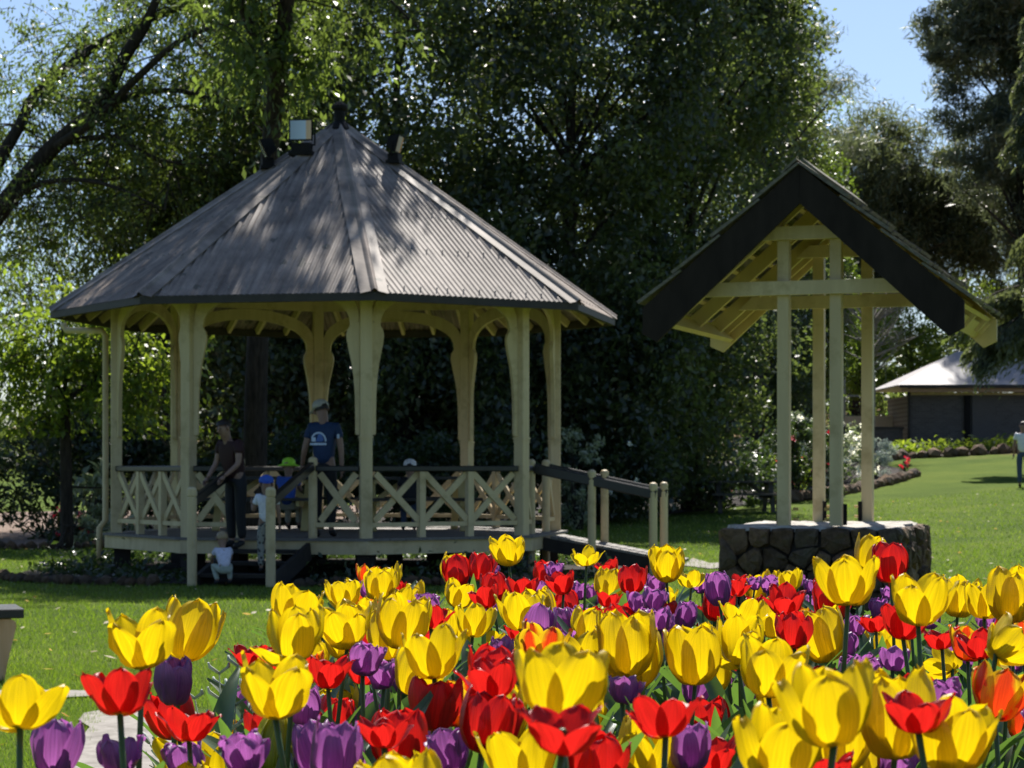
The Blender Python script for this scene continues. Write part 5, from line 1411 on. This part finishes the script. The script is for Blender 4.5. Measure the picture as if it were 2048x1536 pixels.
# ------------------------------------------------------------------ the raised tulip bed
BX0, BX1, BY0, BY1, BZ = -.50, 1.75, .85, 6.35, .70
bed = thing('raised_bed', 'raised stone-walled flower bed full of tulips in the foreground', 'raised bed', ((BX0 + BX1) / 2, (BY0 + BY1) / 2, 0))
o_ = Vector(bed.location)
b = MB(); b.box((0, 0, .32), (BX1 - BX0, BY1 - BY0, .64)); b.build('core', M['mortar'], bed)
for a, c, th in (((BX0, BY0), (BX0, BY1), .07), ((BX1, BY0), (BX1, BY1), .07), ((BX0, BY1), (BX1, BY1), .07), ((BX0, BY0), (BX1, BY0), .07)):
    a, c = Vector((*a, 0)), Vector((*c, 0)); e = (c - a).normalized(); n = int((c - a).length / .32)
    for z in range(4):
        for i in range(n):
            w = (c - a).length / n; q = a + e * w * (i + .5 + (.25 if z % 2 else -.25)) - o_
            b = MB(); b.beam(q - e * (w / 2 - .008) + Vector((0, 0, .08 + z * .165)), q + e * (w / 2 - .008) + Vector((0, 0, .08 + z * .165)), .10, .152, bev=.015)
            b.build('stone', M['stone'], bed)
bm = bmesh.new(); rg = random.Random(2); nx, ny = 24, 60
gv = [[bm.verts.new((BX0 + .03 + (BX1 - BX0 - .06) * i / nx, BY0 + .03 + (BY1 - BY0 - .06) * j / ny, BZ + rg.uniform(-.02, .02))) for i in range(nx + 1)] for j in range(ny + 1)]
for j in range(ny):
    for i in range(nx): bm.faces.new((gv[j][i], gv[j][i+1], gv[j+1][i+1], gv[j+1][i]))
me = bpy.data.meshes.new('bed_soil'); bm.to_mesh(me); bm.free(); me.materials.append(M['soil']); tag(link('bed_soil', me), 'dark soil of the raised tulip bed', 'soil', kind='structure')

# petal grids
def petal(rng, H, R0, Rt, W, az, tilt, tip=.5, ruff=.0018, cup=1.0, curl=0.0, nu=11, nv=13, mid_bulge=.55, twist=0.0):
    """one tepal: base at the flower's foot, profile a bezier in (radius, height), cupped across"""
    P0, P1, P2, P3 = np.array([.003, 0]), np.array([R0 * .95, .02 * H]), np.array([R0 * 1.25, mid_bulge * H]), np.array([Rt, H])
    V, UV = [], []
    ph = rng.uniform(0, 6.28, 6); k1, k2 = rng.uniform(2.5, 5, 2)
    for j in range(nv):
        v = j / (nv - 1); v = 1 - (1 - v) ** 1.35
        q = (1 - v) ** 3 * P0 + 3 * v * (1 - v) ** 2 * P1 + 3 * v * v * (1 - v) * P2 + v ** 3 * P3
        r, z = q
        if curl and v > .6: r += curl * ((v - .6) / .4) ** 2; z -= abs(curl) * .4 * ((v - .6) / .4) ** 2
        vv = .03 + .97 * v
        w = W * (vv ** .55) * (max(0, 1 - vv ** 3.0) ** .56) * 1.42 + W * .012
        rho = max(.010, (r * .95 + .008)) / cup
        for i in range(nu):
            u = -1 + 2 * i / (nu - 1)
            a = u * w / rho
            a = max(-2.4, min(2.4, a))
            x = r - rho * (1 - math.cos(a)); y_ = rho * math.sin(a)
            e = abs(u) ** 1.5
            dx = ruff * (e * (math.sin(v * 9 * k1 / 3 + ph[0] + (2 if u > 0 else 0)) * .8 + math.sin(v * 21 + ph[1]) * .3) + .7 * math.sin(u * 2.6 + ph[2]) * v + (.9 * v * v * math.sin(u * k2 * 1.6 + ph[3])))
            # faint mid-rib and a small point at the tip
            dx += -.0011 * math.exp(-(u / .16) ** 2) * math.sin(math.pi * v)
            dz = (.0035 * tip * math.exp(-(u / .3) ** 2) * v ** 6) + .0016 * v ** 4 * math.sin(u * k1 * 1.7 + ph[4])
            p = Vector((x + dx, y_ + twist * v * v * .01, z + dz))
            V.append(p); UV.append((.5 + u / 2, v))
    T = Matrix.Rotation(az, 3, 'Z') @ Matrix.Rotation(tilt, 3, 'Y')
    V = [tuple(T @ p) for p in V]
    Fc = [(j*nu+i, j*nu+i+1, (j+1)*nu+i+1, (j+1)*nu+i) for j in range(nv-1) for i in range(nu-1)]
    return V, Fc, UV
def petal_obj_mesh(m, *a, **k):
    V, Fc, UV = petal(*a, **k)
    me = bpy.data.meshes.new('petal'); me.from_pydata(V, [], Fc); me.materials.append(m); me.shade_smooth()
    ul = me.uv_layers.new(name='UVMap')
    for lp in me.loops: ul.data[lp.index].uv = UV[lp.vertex_index]
    return me
def bloom(seed, m, H, R0, Rt, W, open_, spread=.08, tip=.5, ruff=.0018, cup=1.0, curl=0.0, flop=None, inner=.93):
    rng = np.random.default_rng(seed); out = []; a0 = rng.uniform(0, 6.28)
    for i in range(6):
        inn = i % 2
        az = a0 + i * math.pi / 3 + rng.normal() * .07
        h = H * (1 - .03 * inn) * rng.uniform(.95, 1.05); ti = open_ + rng.normal() * spread - (.05 if inn else 0)
        cu = curl * rng.uniform(.5, 1.4)
        if flop and i in flop: ti = flop[i]; cu = .006
        out.append(petal_obj_mesh(m, rng, h, R0 * (inner if inn else 1), Rt * (inner if inn else 1) * rng.uniform(.85, 1.15), W * rng.uniform(.92, 1.08), az, ti, tip, ruff * rng.uniform(.6, 1.5), cup, cu))
    return out
BL = {}
# yellow: cup, wide cup, open bowl, tall, flared, one petal flopped
BL['Yc'] = [bloom(100 + i, M['t_yellow'], .066, .030, .027, .027, .05, .07, .6) for i in range(4)]
BL['Yw'] = [bloom(110 + i, M['t_yellow'], .062, .032, .040, .028, .10, .09, .5, .0020) for i in range(4)]
BL['Yo'] = [bloom(120 + i, M['t_yellow'], .056, .034, .048, .026, .16, .12, .4, .0022, .95, .004) for i in range(4)]
BL['Yf'] = [bloom(130 + i, M['t_yellow'], .066, .031, .034, .027, .08, .08, .6, flop={1 + i: .75}) for i in range(3)]
BL['Rc'] = [bloom(140 + i, M['t_red'], .056, .027, .024, .025, .03, .08, .5, .0016) for i in range(4)]
BL['Rw'] = [bloom(150 + i, M['t_red'], .052, .029, .038, .026, .10, .10, .7, .0022, 1, .005) for i in range(4)]
BL['Ro'] = [bloom(160 + i, M['t_red'], .050, .031, .043, .026, .20, .14, .6, .0024, .95, .006) for i in range(3)]
BL['Pc'] = [bloom(170 + i, M['t_purple'], .050, .021, .017, .020, .01, .05, .5, .0016) for i in range(4)]
BL['Pw'] = [bloom(180 + i, M['t_purple'], .046, .022, .024, .022, .06, .09, .3, .0034) for i in range(4)]
BL['Fw'] = [bloom(190 + i, M['t_flame'], .058, .029, .034, .026, .08, .08, .5, .0020) for i in range(2)]
BL['Gb'] = [bloom(195 + i, M['t_green'], .060, .020, .007, .026, -.02, .02, .8, .0010) for i in range(2)]
SIZE = {'Yc': .060, 'Yw': .074, 'Yo': .088, 'Yf': .075, 'Rc': .055, 'Rw': .070, 'Ro': .080, 'Pc': .042, 'Pw': .050, 'Fw': .066, 'Gb': .042}
HH = {'Yc': .066, 'Yw': .062, 'Yo': .054, 'Yf': .066, 'Rc': .056, 'Rw': .052, 'Ro': .048, 'Pc': .050, 'Pw': .046, 'Fw': .058, 'Gb': .060}
REAL = {'Y': .072, 'R': .062, 'P': .050, 'F': .066, 'G': .046}

# true width of every bloom, measured on its petals
BW = {k: [] for k in BL}
for k, l in BL.items():
    for ms in l:
        co = np.array([v.co[:] for me in ms for v in me.vertices]); w = 0
        for a in np.linspace(0, np.pi, 7)[:-1]:
            q = co[:, 0] * math.cos(a) + co[:, 1] * math.sin(a); w += (np.percentile(q, 99.5) - np.percentile(q, .5)) / 6
        BW[k].append(w)
# leaves and stems, unit sizes
def tleaf(seed):
    rng = np.random.default_rng(seed); L, W = 1.0, rng.uniform(.055, .085); nu, nv = 5, 13
    V, UV = [], []; bend = rng.uniform(.12, .75); lean = rng.uniform(.10, .42); ph = rng.uniform(0, 6.28, 3); tw = rng.uniform(-.8, .8)
    for j in range(nv):
        v = j / (nv - 1)
        th = lean + bend * v * v * 1.6
        if j == 0: pos = np.array([.0, 0, 0.0])
        else: pos = pos + np.array([math.sin(th), 0, math.cos(th)]) * L / (nv - 1)
        w = W * (v ** .35 if v < .3 else 1) * (max(0, 1 - v ** 2.6) ** .9) * (1.0 if v > .3 else .3 ** .35 / .3 ** .35) + .002
        n = np.array([math.cos(th), 0, -math.sin(th)])
        for i in range(nu):
            u = -1 + 2 * i / (nu - 1); a = tw * v
            off = np.array([0, 1, 0]) * u * w * math.cos(a) + n * (u * w * math.sin(a) - .45 * abs(u) ** 1.4 * w * (1 - .5 * v) + .010 * math.sin(v * 8 + ph[0]) * u)
            V.append(tuple(pos + off)); UV.append((.5 + u / 2, v))
    Fc = [(j*nu+i, j*nu+i+1, (j+1)*nu+i+1, (j+1)*nu+i) for j in range(nv-1) for i in range(nu-1)]
    me = bpy.data.meshes.new('leaf'); me.from_pydata(V, [], Fc); me.materials.append(M['t_leaf']); me.shade_smooth()
    ul = me.uv_layers.new(name='UVMap')
    for lp in me.loops: ul.data[lp.index].uv = UV[lp.vertex_index]
    return me
LEAVES = [tleaf(200 + i) for i in range(9)]
def tstem(seed):
    rng = random.Random(seed); b = MB(); pts = []
    c = rng.uniform(-.06, .06)
    for k in range(8):
        f = k / 7; pts.append((f * f * 1.0, c * math.sin(math.pi * f), f))
    b.tube(pts, [.0050 - .0012 * k / 7 for k in range(8)], 7)
    return b.mesh('stem', M['t_stem'], True)
# stems are built to the sizes needed (a stem scaled along z only would change its thickness)
def stem_mesh(lx, ly, h, rng):
    b = MB(); c = rng.uniform(-.012, .012); d = rng.uniform(-.012, .012); pts = []
    for k in range(8):
        f = k / 7; pts.append((lx * f * f + c * math.sin(math.pi * f), ly * f * f + d * math.sin(math.pi * f), h * f))
    b.tube(pts, [.0038 - .0008 * k / 7 for k in range(8)], 7)
    return b.mesh('stem', M['t_stem'], True)
pm = MB(); pm.lathe([(.0035, 0), (.0045, .012), (.0035, .018), (.006, .021), (.003, .024)], (0, 0, 0), 8)
PIST = pm.mesh('pistil', M['t_stem'], True)

TR = random.Random(77)
TULIPS = 0
def tulip(kind, x, y, z, size, label, group, rotz=None, tilt=(0, 0), nleaf=2, leafh=None):
    """bloom centre at x, y, z; size = true width of the bloom"""
    global TULIPS; TULIPS += 1
    iv = TR.randrange(len(BL[kind])); s = (.98 if kind[0] == 'P' else 1.09) * size / BW[kind][iv]; zb = z - HH[kind] * s * .5
    lx, ly = TR.uniform(-.035, .035), TR.uniform(-.03, .03)
    bx, by = x - lx, y - ly
    bx = min(max(bx, BX0 + .05), BX1 - .05); lx = x - bx
    col = {'Y': 'yellow', 'R': 'red', 'P': 'purple', 'F': 'flame', 'G': 'yellow'}[kind[0]]
    t = thing('tulip', label, 'tulip', (bx, by, BZ - .01), 0, group)
    h = zb - BZ + .012
    link('stem', stem_mesh(lx, ly, h, TR), t)
    rz = TR.uniform(0, 6.28) if rotz is None else rotz
    rot = (tilt[0] + TR.gauss(0, .12), tilt[1] + lx * 2 + TR.gauss(0, .12), rz)
    for me in BL[kind][iv]: link('petal', me, t, loc=(lx, ly, h - .002), rot=rot, scale=(s, s, s * 1.10))
    if kind[1] in 'owf': link('pistil', PIST, t, loc=(lx, ly, h), rot=rot, scale=(s, s, s))
    a = TR.uniform(0, 6.28)
    for i in range(nleaf):
        L = (leafh or TR.uniform(.30, .46)) * TR.uniform(.85, 1.1)
        link('leaf', TR.choice(LEAVES), t, loc=(0, 0, .0), rot=(0, 0, a + i * 2.4 + TR.uniform(-.4, .4)), scale=(L * TR.uniform(.8, 1.1), L * TR.uniform(.75, 1.05), L))
    return t

# (kind, column, row, width) of each bloom as read off the photograph; the width gives its distance
B = '''Yw 1018 1105 66|Yo 1173 1115 64|Yc 1333 1130 66|Yo 1383 1158 64|Yc 1215 1172 56|Yw 1327 1203 58|Yw 783 1157 58|Yc 905 1142 50|Yw 912 1190 64|Yw 690 1190 66|Yc 655 1192 50|Yw 830 1192 54|Yw 795 1198 58
Yc 508 1238 66|Yw 582 1218 104|Yf 590 1272 126|Yw 695 1257 102|Yc 800 1247 100|Yw 890 1258 76|Yw 945 1245 78|Yw 1042 1227 92|Yw 868 1312 120|Yf 822 1348 112|Yo 1000 1292 74|Yw 1083 1310 96|Yw 1172 1310 100|Yw 1120 1372 176|Yc 1266 1320 100|Yc 1325 1325 60|Yo 1478 1228 90|Yf 1474 1284 106|Yw 1536 1340 134|Yw 1548 1242 84|Yc 1540 1176 48|Yw 1578 1162 52|Yc 1508 1180 46|Yc 1657 1272 92|Yw 1696 1166 118|Yc 1734 1114 62|Yw 1836 1204 122|Yc 1915 1196 74|Yw 1968 1204 88|Yc 2024 1196 90|Yo 1992 1278 116|Yo 1905 1318 84|Yc 1788 1302 70
Yw 1668 1420 184|Yw 1894 1482 162|Yw 1556 1502 172|Yw 285 1284 138|Yc 366 1264 108|Yo 40 1412 160|Yw 550 1380 148|Yc 680 1426 86|Gb 540 1492 72|Yw 1052 1522 150|Yc 1160 1520 84|Yw 428 1532 112|Yw 252 1545 100|Yw 1374 1292 60|Yc 1745 1388 58|Yc 1700 1520 130|Yw 830 1545 100
Rc 915 1147 52|Rc 957 1137 50|Rc 988 1178 54|Rw 1044 1180 60|Rc 1090 1152 46|Rw 1127 1169 58|Rc 1136 1214 50|Rw 1222 1138 44|Rc 1253 1168 44|Rc 1248 1242 64|Rw 1187 1238 62|Rw 1200 1266 48|Rc 1409 1234 44|Rw 1413 1288 44|Rw 1570 1204 82|Rc 1666 1202 72|Rw 1480 1162 42|Rc 1782 1130 70|Rw 1752 1246 62|Rw 1806 1248 92|Rw 1884 1276 76|Ro 1632 1358 74|Rw 502 1312 80|Rw 656 1346 96|Rw 724 1346 76|Rc 866 1414 104|Rw 986 1362 116|Rw 1125 1458 166|Ro 1331 1440 132|Rc 1416 1448 80|Rw 1236 1492 100|Ro 1426 1514 112|Rw 1836 1424 142|Rw 240 1388 132|Rc 310 1432 88|Rw 378 1450 112|Rc 490 1424 66|Rw 566 1424 70|Rw 2044 1296 70|Rc 1470 1446 62|Rw 1655 1240 66|Rw 1700 1352 60|Rc 745 1225 40|Rw 1290 1236 46
Fw 1990 1392 112|Fw 28 1512 84|Fw 2046 1502 80|Fw 322 1506 56|Fw 876 1256 34|Fw 1612 1440 46
Pw 986 1150 32|Pw 1108 1141 38|Pc 1085 1187 40|Pw 1156 1184 38|Pc 1190 1192 34|Pc 1075 1256 72|Pw 1096 1222 40|Pw 1276 1206 52|Pw 1320 1242 56|Pc 1338 1266 50|Pw 1314 1170 44|Pc 1440 1182 54|Pw 1404 1172 38|Pw 1596 1162 34|Pw 1628 1204 36|Pw 1712 1252 48|Pw 1380 1322 48|Pw 1370 1346 52|Pc 1420 1362 44|Pc 1388 1378 60|Pw 1440 1378 52|Pc 1512 1428 54|Pc 1560 1426 60|Pw 1690 1342 56|Pw 1736 1336 62|Pw 1786 1330 44|Pc 1922 1384 46|Pc 1252 1380 54|Pc 346 1368 76|Pc 106 1502 100|Pc 206 1482 56|Pw 242 1512 98|Pc 640 1506 92|Pc 692 1486 60|Pc 606 1420 76|Pw 772 1482 84|Pw 906 1506 92|Pc 832 1494 70|Pw 962 1470 60|Pw 984 1440 52|Pw 1285 1506 84|Pw 1345 1498 80|Pw 742 1302 40|Pw 1860 1240 44|Pw 1240 1262 40|Pc 1130 1245 44|Pw 1480 1380 50|Pw 1640 1525 80|Pw 1795 1528 90|Pw 690 1525 80|Pw 1205 1410 56|Pw 445 1436 44|Pw 395 1495 60|Pw 1970 1240 46|Pw 1050 1262 40|Pw 1500 1262 40|Pw 165 1525 64|Pw 300 1522 70|Pc 742 1506 58|Rw 800 1462 62|Yc 744 1442 54|Pw 560 1532 76|Rc 1012 1442 58|Pc 1060 1424 52|Rw 932 1442 62|Yc 914 1474 62'''
items = []
for it in B.replace('\n', '|').split('|'):
    k, x, y, w = it.split(); items.append((k, float(x), float(y), float(w)))
COLN = {'Y': 'yellow', 'R': 'red', 'P': 'purple', 'F': 'flamed', 'G': 'greenish yellow'}
SHN = {'c': 'cupped', 'w': 'unfurled', 'o': 'wide open', 'f': 'drooping-petalled', 'b': 'unopened'}
def zone(x, y):
    c = ("at the bed's left end" if x < 440 else 'below the gazebo stairs' if x < 640 else 'below the gazebo deck' if x < 880 else "below the deck's right corner" if x < 1120 else 'below the ramp' if x < 1300 else 'below the ramp end' if x < 1450 else 'below the well' if x < 1640 else "below the well's right end" if x < 1880 else "at the bed's right end")
    r = 'back row' if y < 1195 else 'middle row' if y < 1330 else 'front row' if y < 1450 else 'bottom row'
    return r, c
SPECIAL = {(1018, 1105): 'tallest yellow tulip, flared open, standing alone in front of the gazebo deck', (1173, 1115): 'open yellow tulip on a bare stem in front of the near ramp post',
 (1333, 1130): 'cupped yellow tulip standing highest below the outer ramp posts', (1120, 1372): 'very large yellow tulip directly behind the biggest red one in the front middle', (1125, 1458): 'very large wide red tulip in front of the biggest yellow tulip',
 (1696, 1166): 'large open yellow tulip standing tall in front of the stone well base', (1782, 1130): 'red tulip standing out against the right end of the stone well base', (1734, 1114): 'yellow tulip half behind the tall red one in front of the well base',
 (1836, 1204): 'large open yellow tulip just right of the well base', (1990, 1392): 'red tulip with yellow flamed edges near the right border', (540, 1492): 'greenish yellow unopened tulip bud low beside a red tulip, front left',
 (40, 1412): 'large wide open yellow tulip at the left border of the bed', (285, 1284): 'large yellow tulip above the dark red one, standing out against the lawn', (366, 1264): 'yellow tulip leaning beside a larger yellow one against the lawn',
 (240, 1388): 'large dark red tulip below the yellow pair that stands against the lawn', (346, 1368): 'purple tulip right beside the large dark red tulip at the left', (106, 1500): 'large purple tulip in the bottom left corner', (550, 1380): 'large yellow tulip above the unopened bud, front left',
 (1075, 1256): 'large purple tulip among yellow ones in front of the deck corner', (783, 1157): 'ruffled yellow tulip standing above the others below the gazebo deck', (590, 1272): 'yellow tulip with one petal drooping right, below the stair posts',
 (1474, 1284): 'yellow tulip with a long petal drooping to the left, below the well', (1668, 1420): 'very large yellow tulip with separate upright petals, front right', (1894, 1482): 'very large yellow tulip at the bottom right', (1992, 1278): 'yellow tulip tipped on its side at the right border',
 (1248, 1242): 'dark red rounded tulip in the middle of the bed below the ramp', (1331, 1440): 'wide open red tulip with shining petal rims, bottom middle', (1440, 1182): 'dark purple cupped tulip in the back row left of the well base', (1836, 1424): 'large red tulip behind the bottom right yellow one', (1570, 1204): 'red tulip with a pale folded petal rim in front of the well base'}
placed, LAB = [], []
GRP = {'Y': 'yellow tulips in the raised bed', 'R': 'red tulips in the raised bed', 'P': 'purple tulips in the raised bed', 'F': 'flamed tulips in the raised bed', 'G': 'yellow tulips in the raised bed'}
SIDE = {(1992, 1278): (.3, -1.0), (1905, 1318): (.6, -.9), (366, 1264): (0, .45), (1018, 1105): (0, .15), (822, 1348): (.4, -.3), (285, 1284): (0, -.05), (40, 1412): (.1, .3)}
for i, (k, x, y, w) in enumerate(items):
    D = F * REAL[k[0]] / w
    D = min(max(D, 1.35), 6.0)
    X, Z = PX(x, D), PZ(y, D)
    Z = max(Z, BZ + .26)
    if X < BX0 + .03: X = BX0 + .03
    t_ = tulip(k, X, D, Z, w * D / F, SPECIAL.get((int(x), int(y))), GRP[k[0]], tilt=SIDE.get((int(x), int(y)), (0, 0)), nleaf=2 if k[0] != 'P' else 3)
    placed.append((X, D, Z, w * D / F))
    if (int(x), int(y)) not in SPECIAL: LAB.append((t_, COLN[k[0]], SHN[k[1]], x, y))
# the smaller blooms between and beneath them
fr_ = random.Random(9); tries = 0; nf = 0
while nf < 146 and tries < 26000:
    tries += 1
    D = fr_.uniform(1.5, 5.9) if nf < 108 else fr_.uniform(1.9, 4.6); X = fr_.uniform(BX0 + .06, min(.26 * D + .05, BX1 - .06)); 
    k = fr_.choices(['Pw', 'Pc', 'Rc', 'Rw', 'Yc', 'Fw'], [28, 18, 20, 12, 16, 6] if nf < 108 else [14, 10, 18, 18, 36, 4])[0]
    Z = fr_.uniform(1.01, 1.11) if nf < 108 else fr_.uniform(1.09, 1.15); sz = REAL[k[0]] * fr_.uniform(.8, 1.0)
    if any((X - a) ** 2 + (D - b_) ** 2 < (.5 * (sz + c) * .95) ** 2 and abs(Z - z_) < .1 for a, b_, z_, c in placed): continue
    # leave free the outline where lawn shows behind the outermost blooms
    px, py = 1024 + X * F / D, HY + (EYE - Z) * F / D
    if py < 1150 or (px < 500 and py < 1500) or (px < 640 and py < 1240) or (px > 1900 and py < 1230): continue
    t_ = tulip(k, X, D, Z, sz, None, GRP[k[0]], nleaf=3)
    LAB.append((t_, COLN[k[0]], 'small low', px, py))
    placed.append((X, D, Z, sz)); nf += 1

# every remaining bloom gets a label by colour, form and place
from collections import defaultdict
bucket = defaultdict(list)
for t_, col, sh, x, y in LAB: bucket[(col, sh) + zone(x, y)].append((x, t_))
ORD = ['first', 'second', 'third', 'fourth', 'fifth', 'sixth', 'seventh', 'eighth', 'ninth', 'tenth', 'eleventh', 'twelfth']
for (col, sh, r, c), l in bucket.items():
    l.sort(key=lambda q: q[0]); n = len(l)
    for j, (x, t_) in enumerate(l):
        t_['label'] = (f'{sh} {col} tulip, {r} {c}' if n == 1 else f'{"left" if j == 0 else "right"} of two {sh} {col} tulips, {r} {c}' if n == 2 else f'{ORD[j]} from left of {sh} {col} tulips, {r} {c}')

# loose foliage that closes the ground between the stems
lf = np.random.default_rng(4)
def loose_leaves():
    V, Fc, n0 = [], [], 0
    for i in range(560):
        D = lf.uniform(1.0, 6.2); X = lf.uniform(BX0 + .07, min(.27 * D + .15, BX1 - .08)); me = LEAVES[lf.integers(len(LEAVES))]
        L = lf.uniform(.24, .42); T = Matrix.Translation((X, D, BZ - .01)) @ Matrix.Rotation(lf.uniform(0, 6.28), 4, 'Z') @ Matrix.Diagonal((L, L * .9, L, 1))
        V += [tuple(T @ v.co) for v in me.vertices]; Fc += [tuple(j + n0 for j in p.vertices) for p in me.polygons]; n0 = len(V)
    me = bpy.data.meshes.new('undergrowth'); me.from_pydata(V, [], Fc); me.materials.append(M['t_leaf']); me.shade_smooth()
    ul = me.uv_layers.new(name='UVMap'); nv = 65
    for lp in me.loops:
        j = lp.vertex_index % nv; ul.data[lp.index].uv = ((j % 5) / 4, (j // 5) / 12)
    tag(link('undergrowth', me), 'blue-green tulip foliage crowding the raised bed', 'foliage', kind='stuff')
loose_leaves()
# silvery dusty miller at the bed's left edge
def miller():
    D = 3.40; x, y = PX(420, D), D
    t = thing('dusty_miller', 'silvery curly-leaved plant at the left edge of the tulip bed', 'plant', (x + .03, y, BZ))
    rng = np.random.default_rng(12)
    for i in range(34):
        a = rng.uniform(0, 2 * np.pi); L = rng.uniform(.20, .41); sp = rng.uniform(.25, .75); pts = []
        for k in range(9):
            f = k / 8; pts.append(Vector((math.cos(a) * L * sp * f * .55, math.sin(a) * L * sp * f * .8, L * (f - .30 * sp * f * f))))
        b = MB(); b.tube(pts, [.003 * (1 - .6 * k / 8) for k in range(9)], 4)
        for k in range(2, 9):
            for s in (-1, 1):
                p = pts[k]; d = (pts[k] - pts[k - 1]).normalized(); sd = d.cross(Vector((math.cos(a), math.sin(a), .3))).normalized() * s
                l = .024 * (1.15 - .5 * abs(k - 5) / 4); q1 = p + (sd * .8 + d * .6) * l; q2 = q1 + (sd * .1 + d * .9 + Vector((0, 0, -.3))) * l * .6
                b.tube([p, q1, q2], [.0026, .0034, .0022], 4)
        b.build('frond', M['silver'], t, smooth=True)
miller()
